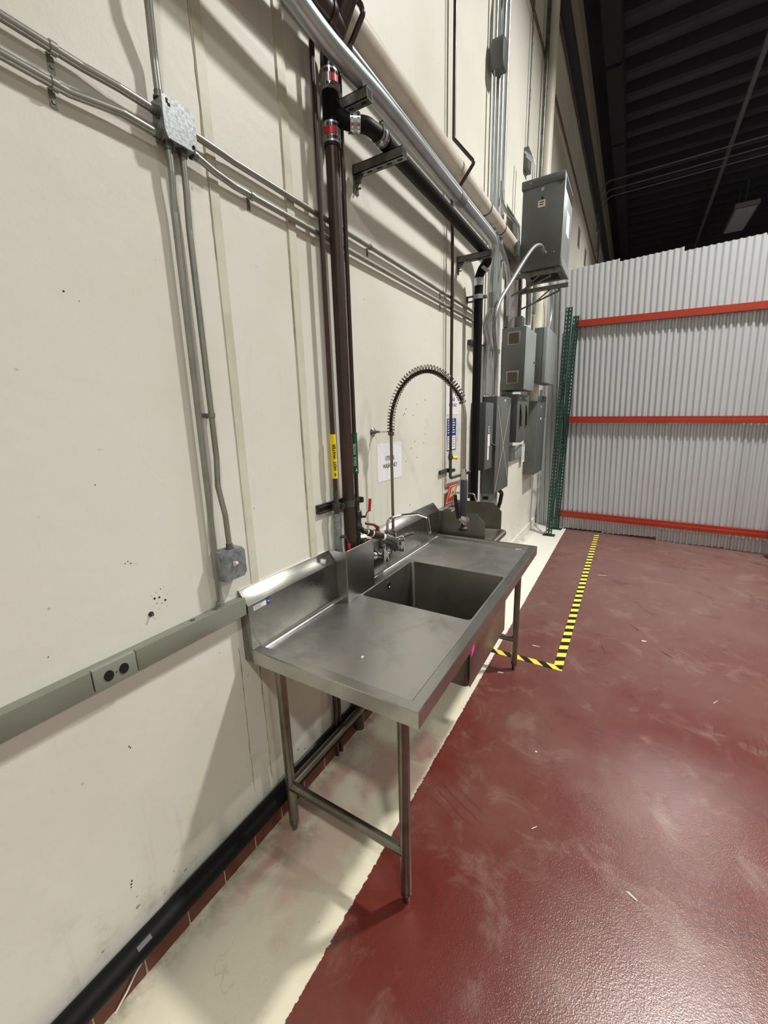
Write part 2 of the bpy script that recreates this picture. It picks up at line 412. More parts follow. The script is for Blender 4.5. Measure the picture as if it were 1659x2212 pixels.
# nail holes and chips left in the wall
bm = bmesh.new()
def disc(bm, y, z, r, x=.0006, n=8):
    bm.faces.new([bm.verts.new((x, y+r*cos(2*pi*i/n), z+r*sin(2*pi*i/n))) for i in range(n)])
for y, z, r in ((.635, 1.244, .0045), (.650, 1.242, .004), (.667, 1.226, .0045), (.569, 1.382, .002), (.577, 1.386, .002), (.584, 1.378, .0025), (.598, 1.372, .0012),
                (.642, 1.262, .0015), (.658, 1.268, .002), (.668, 1.272, .0015), (.628, 1.255, .0015), (.64, 1.225, .002), (.655, 1.22, .002), (.668, 1.205, .0015),
                (.676, 1.243, .0012), (.645, 1.205, .0015), (.541, 2.101, .003), (.572, 2.085, .0015), (.491, .808, .003), (.488, .815, .003), (.42, .35, .004), (.423, .36, .004), (.418, .34, .003), (.53, 1.62, .002), (.3, 1.9, .003), (.35, 1.2, .002)):
    disc(bm, y, z, r*.8)
for y, z in ((2.32, 1.80), (2.44, 1.79), (2.34, 1.83), (2.30, 1.79), (2.50, 1.86), (2.62, 1.89), (2.41, 1.58), (2.60, 1.60), (2.62, 1.66), (2.33, 1.50), (2.49, 1.51), (2.38, 1.20), (2.46, 1.62)):
    disc(bm, y, z, .0042)
fin('nail_holes', bm, m_hole, wall, kind='stuff')
bm = bmesh.new()
for i in range(12):   # scraped dark chips of paint where the base was knocked
    y = random.uniform(-.1, 1.35); z = .20+random.random()**2*.09; r = random.uniform(.002, .006)
    bm.faces.new([bm.verts.new((.0008, y+r*1.6*cos(a)*random.uniform(.6, 1.2), z+r*sin(a)*random.uniform(.6, 1.2))) for a in [k*pi/4 for k in range(8)]])
fin('paint_chips', bm, m_crack, wall, kind='stuff')
screw = thing('wall_anchor', 'small steel anchor poking from the cream wall above the grey raceway', 'anchor', (0, .616, 1.2))
tube('bolt', [(0, .616, 1.2), (.014, .616, 1.2)], .003, m_chrome_d, screw); lathe('washer', (.0, .616, 1.2), (1, 0, 0), [(0, .008), (.003, .008)], m_chrome_d, screw)

# red tile base with grout, and the painted kerb beyond the sink
base = box('baseboard_left', (0, -1.2, 0), (.021, 2.9, .082), m_grout, kind='structure')
y = -1.147; n = 0
while y < 2.86:
    o = box('tile', (.015, y+.003, .002), (.0245+random.uniform(-.0008, .0008), y+.1522, .079), m_tile, base, bevel=.002, seg=1); y += .1552
box('baseboard_1', (0, 2.9, 0), (.018, 6.75, .13), m_wall, kind='structure')
cp = thing('floor_drain_line', 'long black drain pipe along the wall foot on the red tile base', 'pipe', (.04, .2, .15))
tube('pipe', [(.040, -1.2, .150), (.040, 2.88, .150)], .0375, m_black, cp, seg=24)
quad('printed_label', [(.0690, .378, .1762), (.0690, .421, .1762), (.0575, .421, .1850), (.0575, .378, .1850)], mat('faded_grey_print', '56585c', .6), cp, th=.001)
tube('silicone_bead', [(.0285, .30, .0), (.0295, .34, .03), (.0295, .37, .06), (.029, .40, .078)], .003, m_wall, base, R=.03, seg=8)

# hazard tape
t_ = thing('hazard_tape', 'yellow and black hazard tape L on the red floor beside the sink', 'tape', (.95, 3.0, 0))
bm = bmesh.new(); abox(bm, (.912, 2.80, .0005-.003), (.972, 6.62, .0012)); 
for v in bm.verts: v.co.z += fz(v.co.x)
fin('tape_strip', bm, hazard(), t_)
prism('tape_strip', [(.450, 2.800), (.972, 2.800), (.912, 2.858), (.450, 2.858)], 'z', -.002, .0016, hazard2(), t_)

# ================================================================ LEFT WALL: conduits, junction box, switch, raceway
Z1, Z2 = 2.616, 2.543
def strap(parent, y, z, ax='y', r=.0105, low=.03, x=.02):
    if ax == 'y':
        band('strap', (x, y, z), (0, 1, 0), r, .014, m_emt, parent)
        boxes('strap_foot', [((0, y-.007, z-r-low), (.0025, y+.007, z-r*.2))], m_emt, parent)
        lathe('screw', (.0025, y, z-r-low*.62), (1, 0, 0), [(0, .0045), (.003, .0035)], m_chrome_d, parent)
    else:
        band('strap', (x, y, z), (0, 0, 1), r, .014, m_emt, parent)
        boxes('strap_foot', [((0, y-r-low, z-.007), (.0025, y+r*.2, z+.007))], m_emt, parent)
def conduit(name, label, pts, r=.0105, R=.06, m=None, straps=(), group=None, x=.02, cat='conduit', loc=None):
    o = thing(name, label, cat, loc or pts[0], group); tube('tube', pts, r, m or m_emt, o, R=R)
    for s in straps: strap(o, *s, r=r, x=x)
    return o
jb = thing('junction_box', 'square mottled galvanised junction box where wall conduits cross', 'box', (0, .89, 2.6))
box('body', (0, .842, 2.553), (.052, .935, 2.650), m_zinc, jb, bevel=.003)
bm = bmesh.new(); c = .018; y0, y1, z0, z1 = .838, .939, 2.549, 2.654
prismbm(bm, [(y0+.008, z0), (y1-c, z0), (y1, z0+c), (y1, z1-c*.6), (y1-c*.6, z1), (y0+.008, z1), (y0, z1-.008), (y0, z0+c), ], 'x', .052, .056)
fin('cover', bm, m_zinc, jb, bevel=.0008, seg=1)
boxes('keyhole', [((.0555, .851, 2.633), (.0565, .857, 2.645)), ((.0555, .855, 2.628), (.0565, .863, 2.636))], m_hole, jb)
lathe('cover_screw', (.056, .925, 2.562), (1, 0, 0), [(0, .005), (.003, .004)], m_hole, jb)
for p, ax in (((.028, .842, Z1), (0, -1, 0)), ((.028, .842, Z2+.018), (0, -1, 0)), ((.028, .862, 2.553), (0, 0, -1)), ((.028, .905, 2.553), (0, 0, -1)), ((.028, .935, Z1), (0, 1, 0)), ((.028, .935, Z2+.018), (0, 1, 0)), ((.028, .852, 2.650), (0, 0, 1))):
    lathe('connector', p, ax, [(0, .016), (.004, .016), (.004, .0125), (.018, .0125)], m_strut, jb, seg=12)
ZL = Z2+.018
conduit('wall_conduit', 'upper of two horizontal steel conduits entering the junction box from the left edge', [(.020, -.9, Z1), (.020, .66, Z1), (.028, .74, Z1), (.028, .826, Z1)], straps=[(.601, Z1)])
conduit('wall_conduit', 'lower of two horizontal steel conduits entering the junction box from the left edge', [(.020, -.9, Z2), (.020, .62, Z2), (.028, .74, ZL), (.028, .826, ZL)], straps=[(.592, Z2)])
conduit('wall_conduit', 'upper horizontal steel conduit running right from the junction box behind the brown pipes', [(.028, .95, Z1), (.024, 1.05, Z1), (.020, 1.10, Z1), (.020, 3.60, Z1)], straps=[(1.94, Z1), (2.87, Z1)])
conduit('wall_conduit', 'lower horizontal steel conduit running right from the junction box behind the brown pipes', [(.028, .95, ZL), (.024, 1.02, ZL-.012), (.020, 1.10, Z2), (.020, 3.60, Z2)], straps=[(1.17, Z2), (2.87, Z2)])
conduit('wall_conduit', 'steel conduit rising from the top of the junction box with a slight bend', [(.028, .852, 2.66), (.028, .852, 2.74), (.05, .840, 2.86), (.06, .842, 2.98), (.06, .85, 3.6)], R=.1)
conduit('wall_conduit', 'left steel conduit dropping from the junction box to the grey raceway', [(.028, .862, 2.54), (.028, .862, 2.48), (.020, .860, 2.38), (.020, .852, 1.40), (.022, .845, 1.12)], r=.0095, straps=[])
c3 = conduit('wall_conduit', 'right steel conduit dropping from the junction box to the light switch', [(.028, .905, 2.54), (.026, .905, 2.45), (.020, .904, 2.35), (.020, .904, 1.66), (.020, .896, 1.56), (.036, .900, 1.46), (.036, .902, 1.33)], r=.0095, straps=[(.904, 1.80, 'z')])
sw = thing('light_switch', 'grey steel surface light switch with ivory toggle beside the sink end', 'switch', (0, .895, 1.29))
box('back_box', (0, .848, 1.226), (.052, .948, 1.334), m_gbox, sw, bevel=.006)
prism('face_plate', [(.860, 1.224), (.936, 1.224), (.950, 1.238), (.950, 1.322), (.936, 1.336), (.860, 1.336), (.846, 1.322), (.846, 1.238)], 'x', .052, .058, m_gbox, sw, bevel=.002)
prism('toggle', [(.057, 1.272), (.060, 1.272), (.076, 1.284), (.074, 1.293), (.057, 1.290)], 'y', .892, .902, m_ivory, sw, bevel=.001)
for z in (1.247, 1.313): lathe('screw', (.057, .898, z), (1, 0, 0), [(0, .004), (.0015, .003)], m_strut, sw, seg=10)
lathe('connector', (.036, .902, 1.334), (0, 0, 1), [(0, .015), (.006, .015), (.006, .012), (.02, .012)], m_strut, sw, seg=12)
# raceway
rw = thing('wall_raceway', 'grey-green metal raceway along the wall ending at the sink splash', 'raceway', (0, .5, 1.06))
box('channel', (0, -.6, 1.064), (.030, .939, 1.126), m_race, rw, bevel=.002)
for y0, y1, mm, nm in ((-.60, .176, m_race, 'cover'), (.1775, .416, m_race, 'cover'), (.534, .939, m_race, 'cover')):
    box(nm, (.030, y0, 1.062), (.045, y1, 1.1305), mm, rw, bevel=.003)
box('outlet_plate', (.030, .4185, 1.063), (.0465, .5315, 1.130), m_plate, rw, bevel=.002)
for yc in (.4555, .4955):
    bm = bmesh.new(); R_ = .0155
    prismbm(bm, [(yc+R_*cos(a)*.82, 1.0965+R_*sin(a)) for a in [k*pi/8+pi/16 for k in range(16)]], 'x', .0462, .0485)
    rc = fin('receptacle', bm, m_blackrub, rw)
    boxes('socket_slot', [((.0484, yc-.006, 1.0925), (.0488, yc-.003, 1.1045)), ((.0484, yc+.003, 1.0935), (.0488, yc+.006, 1.1035)), ((.0484, yc-.003, 1.084), (.0488, yc+.003, 1.0875))], m_hole, rc)
lathe('screw', (.0465, .4755, 1.0965), (1, 0, 0), [(0, .003), (.001, .0025)], m_strut, rw, seg=8)
lathe('conduit_connector', (.022, .845, 1.126), (0, 0, 1), [(0, .019), (.006, .019), (.006, .0135), (.024, .0135)], m_race, rw, seg=14)
lathe('knockout_plug', (.018, .738, 1.126), (0, 0, 1), [(0, .008), (.004, .007)], m_strut, rw, seg=12)

# ================================================================ SINK TABLE
TX0, TX1, TY0, TY1 = .050, .765, .941, 2.754
tb = thing('sink_table', 'long stainless steel sink table with drainboards and deep basin against wall', 'sink', (.4, 1.85, 0))
ZR, ZS, ZB = .911, .889, .852
bm = bmesh.new()
def loop(o, z, on=None, of=None):
    on = o if on is None else on; of = on if of is None else of
    return [bm.verts.new(p) for p in ((TX0, TY0+on, z), (TX1-o, TY0+on, z), (TX1-o, TY1-of, z), (TX0, TY1-of, z))]
L = [loop(.012, ZB), loop(0, ZB), loop(0, ZR-.003), loop(.003, ZR), loop(.040, ZR, .040, .026), loop(.044, ZR-.003, .044, .029), loop(.049, ZS, .049, .034)]
for a, b in zip(L, L[1:]):
    for i in range(3): bm.faces.new((a[i], a[i+1], b[i+1], b[i]))
fin('rim', bm, m_ss, tb, smooth=20)
def rrect(x0, x1, y0, y1, r, n=6):
    P = []
    for cx, cy, a0 in ((x1-r, y1-r, 0), (x0+r, y1-r, pi/2), (x0+r, y0+r, pi), (x1-r, y0+r, 3*pi/2)):
        for k in range(n+1): a = a0+k*pi/2/n; P.append((cx+r*cos(a), cy+r*sin(a)))
    return P
BX0, BX1, BY0, BY1 = .116, .698, 1.600, 2.172
bm = bmesh.new()
outer = [bm.verts.new(p) for p in ((TX0, TY0+.049, ZS), (TX1-.049, TY0+.049, ZS), (TX1-.049, TY1-.034, ZS), (TX0, TY1-.034, ZS), (TX0, 1.7365, ZS), (.1115, 1.7365, ZS), (.1115, 1.490, ZS), (TX0, 1.490, ZS))]
inner = [bm.verts.new((x, y, ZS-.001)) for x, y in rrect(BX0, BX1, BY0, BY1, .022)]
E_ = []
for Lp in (outer, inner):
    for i in range(len(Lp)): E_.append(bm.edges.new((Lp[i], Lp[(i+1) % len(Lp)])))
bmesh.ops.triangle_fill(bm, edges=E_, use_beauty=True)
for f in bm.faces:
    if f.normal.z < 0: f.normal_flip()
fin('work_surface', bm, m_ss_top, tb, norm=False)
bm = bmesh.new(); rings = []
for off, z, r in ((0, ZS-.001, .022), (.003, ZS-.006, .022), (.003, .575, .022), (.008, .558, .024), (.022, .549, .030), (.07, .545, .03)):
    rings.append([bm.verts.new((x, y, z)) for x, y in rrect(BX0+off, BX1-off, BY0+off, BY1-off, r)])
for a, b in zip(rings, rings[1:]):
    for i in range(len(a)): bm.faces.new((a[i], b[i], b[(i+1) % len(a)], a[(i+1) % len(a)]))
bm.faces.new(rings[-1])
R2 = []
for off, z, r in ((-.003, ZS-.004, .022), (-.003, .560, .024), (.004, .543, .026), (.02, .534, .03)):
    R2.append([bm.verts.new((x, y, z)) for x, y in rrect(BX0+off, BX1-off, BY0+off, BY1-off, r)])
for a, b in zip(R2, R2[1:]):
    for i in range(len(a)): bm.faces.new((a[i], a[(i+1) % len(a)], b[(i+1) % len(a)], b[i]))
bm.faces.new(R2[-1][::-1])
basin = fin('basin', bm, m_ss_b, tb, smooth=50, norm=False)
lathe('overflow_drain', (.1185, 1.872, .838), (1, 0, 0), [(0, .024), (.003, .024), (.005, .020), (.005, .012), (.002, .010)], m_chrome_d, basin, seg=24)
lathe('floor_drain', (.41, 1.88, .545), (0, 0, 1), [(0, .045), (.002, .045), (.003, .036), (.001, .02)], m_chrome_d, basin, seg=24)
# front fascia over the bowl
box('bowl_front', (.7035, BY0-.012, .56), (.709, BY1+.012, .853), m_ss, tb, bevel=.002)
# backsplash, in two lengths either side of the pipe chase
prof = [(.0, .855), (.0, 1.146), (.004, 1.148), (.050, 1.094), (.0505, .855)]
def splash(y0, y1):
    o = prism('backsplash', prof, 'y', y0, y1, m_ss_s, tb, bevel=.0015)
    bm = bmesh.new(); P = [(.0505, ZS), (.0505, ZS+.018)]+[(.0505+.018*(1-cos(a)), ZS+.018*(1-sin(a))) for a in (.3, .6, .9, 1.2, pi/2)]
    prismbm(bm, P, 'y', max(y0, TY0+.045), y1, ); fin('cove', bm, m_ss, o, smooth=60)
    return o
splash(TY0, 1.490); splash(1.737, TY1)
box('caulk_bead', (0, TY0, 1.147), (.006, 1.49, 1.151), m_wall, tb)
ch = boxes('pipe_chase', [((.110, 1.492, ZS), (.1125, 1.735, 1.155)), ((.002, 1.490, ZS), (.110, 1.4925, 1.150)), ((.002, 1.7345, ZS), (.110, 1.737, 1.150))], m_ss, tb, bevel=.0007, seg=1)
for y in (1.545, 1.565, 1.585): box('rivet_hole', (.1135, y, ZS), (.1165, y+.004, ZS+.0006), m_hole, tb)
# maker's sticker
st = boxes('maker_sticker', [((.0507, .966, 1.066), (.0512, 1.030, 1.085))], m_paper, tb)
boxes('sticker_print', [((.0512, .969+.0*i, 1.081-i*.004), (.0514, .969+.045-.007*(i % 3), 1.0825-i*.004)) for i in range(4)], m_ink, st)
box('sticker_badge', (.0507, 1.034, 1.062), (.0514, 1.051, 1.092), m_blue, tb, bevel=.0002)
box('sticker_badge_mark', (.0514, 1.038, 1.075), (.0516, 1.047, 1.079), m_bluetext, tb)
quad('pink_sticker', [(.7655, 1.421, .829), (.7655, 1.448, .838), (.7655, 1.461, .853), (.7655, 1.448, .872), (.7655, 1.424, .858)], m_pink, tb, th=.0006)
# legs, feet, rails
for x, y in ((.671, 1.015), (.109, 1.015), (.671, 2.663), (.109, 2.663)):
    lg = tube('leg', [(x, y, .060), (x, y, .862)], .0205, m_leg, tb, seg=20)
    lathe('foot', (x, y, .0), (0, 0, 1), [(0, .010), (.004, .0125), (.040, .0155), (.044, .0205), (.062, .0205)], m_chrome_d, lg)
    lathe('socket', (x, y, .800), (0, 0, 1), [(0, .0245), (.055, .0245)], m_leg, lg)
for y in (1.015, 2.663): tube('cross_rail', [(.109, y, .235), (.671, y, .235)], .0195, m_leg, tb, seg=18)
tube('back_rail', [(.109, 1.015, .235), (.109, 2.663, .235)], .0195, m_leg, tb, seg=18)
for y in (1.19, 1.45, 2.3, 2.55): boxes('hat_channel', [((.06, y-.02, .853), (.74, y+.02, .884))], m_ss_b, tb)
# scraps lying on the worktop
sc_ = quad('paper_scrap', [(.433, 1.125, .8915), (.438, 1.122, .8925), (.441, 1.134, .894), (.430, 1.138, .892)], m_paper, None); tag(sc_, 'tiny white paper scrap on the near drainboard', 'scrap')
sc_ = quad('twist_tie', [(.640, 2.68, .8905), (.672, 2.70, .8905), (.674, 2.705, .8905), (.64, 2.687, .8905)], m_paper, None); tag(sc_, 'thin white scrap on the far corner of the worktop', 'scrap')

# ================================================================ WALL-MOUNTED FAUCET WITH PRE-RINSE
fc = thing('pre_rinse_faucet', 'chrome pre-rinse faucet with tall spring hose over the basin', 'faucet', (.10, 1.95, 1.03))
FX, ZF = .112, 1.030
for y in (1.852, 2.052):
    lathe('wall_flange', (.0505, y, 1.022), (1, 0, 0), [(0, .028), (.004, .027), (.014, .016), (.030, .013), (.062, .013)], m_chrome, fc)
    vb = lathe('valve_body', (FX, y, .990), (0, 0, 1), [(0, .012), (.004, .019), (.040, .020), (.052, .016), (.060, .017), (.075, .012), (.080, .007), (.098, .006)], m_chrome, fc)
    tube('lever_handle', [(FX, y, 1.078), (FX+.006, y+(.052 if y > 2 else -.0), 1.084+(0 if y > 2 else .0)), (FX+.045, y+(.075 if y > 2 else .035), 1.086)] if y > 2 else [(FX, y, 1.080), (FX+.004, y-.03, 1.086), (FX+.006, y-.048, 1.086)], [.008, .007, .009], m_chrome_d, vb)
tube('mixing_bar', [(FX, 1.852, ZF-.004), (FX, 2.052, ZF-.004)], .0125, m_chrome, fc)
for y in (1.90, 2.0): lathe('union_nut', (FX, y-.009, ZF-.004), (0, 1, 0), [(0, .018), (.018, .018)], m_chrome, fc, seg=6)
lathe('center_post', (FX, 1.950, 1.022), (0, 0, 1), [(0, .019), (.03, .020), (.045, .016), (.085, .016), (.09, .019), (.115, .019), (.12, .012), (.135, .012)], m_chrome, fc)
lathe('side_valve', (FX, 1.955, 1.085), (.5, 1, 0), [(0, .013), (.04, .014), (.045, .018), (.06, .018), (.064, .010), (.07, .008)], m_chrome, fc)
tube('lever_handle', [(FX+.03, 2.018, 1.095), (FX+.07, 2.055, 1.112)], [.006, .010], m_chrome_d, fc)
lathe('spout_base', (.122, 1.868, 1.135), (0, 0, 1), [(0, .015), (.008, .018), (.03, .018), (.036, .010)], m_chrome_d, fc)
tube('spout_arm', [(FX, 1.945, 1.145), (.122, 1.868, 1.145)], .012, m_chrome_d, fc)
tube('spout', [(.122, 1.868, 1.14), (.122, 1.870, 1.232), (.160, 1.955, 1.238), (.205, 2.075, 1.226), (.235, 2.155, 1.190), (.240, 2.172, 1.092)], .0085, m_chrome, fc, R=.035, seg=14)
lathe('spout_tip', (.240, 2.172, 1.100), (0, 0, -1), [(0, .0105), (.014, .0105)], m_chrome, fc)
tube('riser', [(FX, 1.950, 1.14), (FX, 1.950, 1.70)], .0085, mat('dull_riser', '8f867a', .3, 1.), fc, seg=14)
# goose-neck of hose with its spring, rising at the wall and hanging over the basin
P = [(.112, 1.950, 1.70), (.112, 1.950, 1.745), (.119, 1.950, 1.80), (.140, 1.950, 1.865), (.178, 1.950, 1.928), (.232, 1.950, 1.976), (.293, 1.950, 1.999), (.350, 1.950, 1.998), (.402, 1.950, 1.975), (.450, 1.950, 1.936), (.490, 1.950, 1.888), (.515, 1.950, 1.846), (.528, 1.950, 1.79), (.531, 1.950, 1.72), (.531, 1.950, 1.47)]
def catmull(P, n=8):
    P = [Vector(p) for p in P]; out = []
    for i in range(len(P)-1):
        a, b, c, d = P[max(i-1, 0)], P[i], P[i+1], P[min(i+2, len(P)-1)]
        for k in range(n):
            t = k/n; out.append(.5*((2*b)+(c-a)*t+(2*a-5*b+4*c-d)*t*t+(3*b-a-3*c+d)*t**3))
    out.append(P[-1]); return out
arc = catmull(P)
tube('hose', arc[len(arc)*11//14:], .0085, m_hose, fc, seg=14)
tube('hose_core', arc[:len(arc)*11//14+2], .0085, mat('dark_hose', '3a342c', .4, .6), fc, seg=12)
sp = arc[:int(len(arc)*11/14)+1]
cum = [0]
for a, b in zip(sp, sp[1:]): cum.append(cum[-1]+(b-a).length)
tot = cum[-1]; turns = 42; N = turns*14; coil = []
for i in range(N+1):
    s = tot*i/N; k = 0
    while k < len(cum)-2 and cum[k+1] < s: k += 1
    f = (s-cum[k])/max(cum[k+1]-cum[k], 1e-6); p = sp[k].lerp(sp[k+1], f); tg = (sp[k+1]-sp[k]).normalized()
    u = Vector((0, 1, 0)); v = tg.cross(u).normalized(); a = 2*pi*turns*i/N
    lift = Vector((0, 0, .009))*min(1, max(0, (s-.10)/.16))
    coil.append(p+lift+(u*cos(a)+v*sin(a))*.0200)
tube('spring', coil, .0023, m_spring, fc, seg=6)
lathe('spring_collar', (.112, 1.95, 1.682), (0, 0, 1), [(0, .0145), (.006, .017), (.018, .017), (.022, .012)], m_chrome_d, fc)
lathe('spring_collar', arc[int(len(arc)*11/14)], Vector(arc[int(len(arc)*11/14)+1])-Vector(arc[int(len(arc)*11/14)]), [(0, .018), (.008, .018), (.010, .011)], m_chrome_d, fc)
wb = lathe('wall_bracket', (0, 1.940, 1.703), (1, 0, 0), [(0, .026), (.003, .026), (.012, .014), (.03, .006), (.045, .006)], m_elbow, fc)
tube('bracket_rod', [(.04, 1.940, 1.703), (.112, 1.950, 1.703)], .0035, m_chrome, wb, seg=8)
gx = .531
lathe('ferrule', (gx, 1.95, 1.462), (0, 0, 1), [(0, .0125), (.05, .0125), (.055, .010)], m_chrome, fc)
lathe('grip', (gx, 1.95, 1.275), (0, 0, 1), [(0, .0165), (.004, .0185), (.18, .0185), (.188, .015)], m_grip, fc)
lathe('valve_head', (gx, 1.95, 1.222), (0, 0, 1), [(0, .010), (.006, .014), (.02, .018), (.045, .020), (.058, .013)], m_chrome, fc)
tube('trigger_body', [(gx+.005, 1.955, 1.275), (gx+.02, 1.965, 1.255), (gx+.012, 1.958, 1.228)], [.008, .007, .004], m_chrome, fc)
tube('squeeze_lever', [(gx-.038, 1.93, 1.385), (gx-.034, 1.932, 1.34), (gx-.022, 1.936, 1.262)], [.009, .0095, .0095], m_blackrub, fc, seg=10)
lathe('bumper', (gx, 1.95, 1.196), (0, 0, 1), [(0, .020), (.003, .0265), (.014, .0265), (.018, .022), (.022, .014), (.026, .014)], m_blackrub, fc, seg=26)

# supply elbow and ball valve joining the faucet
sv = thing('supply_valve', 'dark brass ball valve and big grey elbow beside the faucet', 'valve', (.09, 1.78, 1.16))
a0, a1 = Vector((.068, 1.700, 1.203)), Vector((.145, 1.830, 1.135)); dv = (a1-a0).normalized(); Ls = (a1-a0).length
tube('nipple', [a0, a0+dv*.03], .014, m_copper, sv)
lathe('thread_tape', a0+dv*.03, dv, [(0, .0155), (.006, .0155)], m_tapew, sv)
lathe('valve_body', a0+dv*.036, dv, [(0, .016), (.004, .020), (.026, .019), (.028, .0175), (.030, .019), (.034, .019), (.036, .025), (.066, .026), (.072, .021), (.076, .019), (.10, .0185)], m_dbrown, sv)
lathe('thread_tape', a0+dv*.062, dv, [(0, .0198), (.006, .0198)], m_tapew, sv)
lathe('thread_tape', a0+dv*.132, dv, [(0, .0192), (.014, .0192)], m_tapew, sv)
e0 = a0+dv*.145
tube('elbow', [e0, e0+dv*.06, e0+dv*.052+Vector((.004, .03, -.058))], .0235, m_elbow, sv, R=.06)
lathe('elbow_lip', e0, dv, [(0, .0262), (.010, .0262)], m_elbow, sv)
tube('valve_handle', [a0+dv*.10+Vector((0, 0, .02)), a0+dv*.10+Vector((0, 0, .044)), a0+dv*.075+Vector((.004, 0, .052)), a0+dv*.02+Vector((.002, 0, .045))], [.010, .011, .007, .007], m_dred, sv, R=0, seg=8)

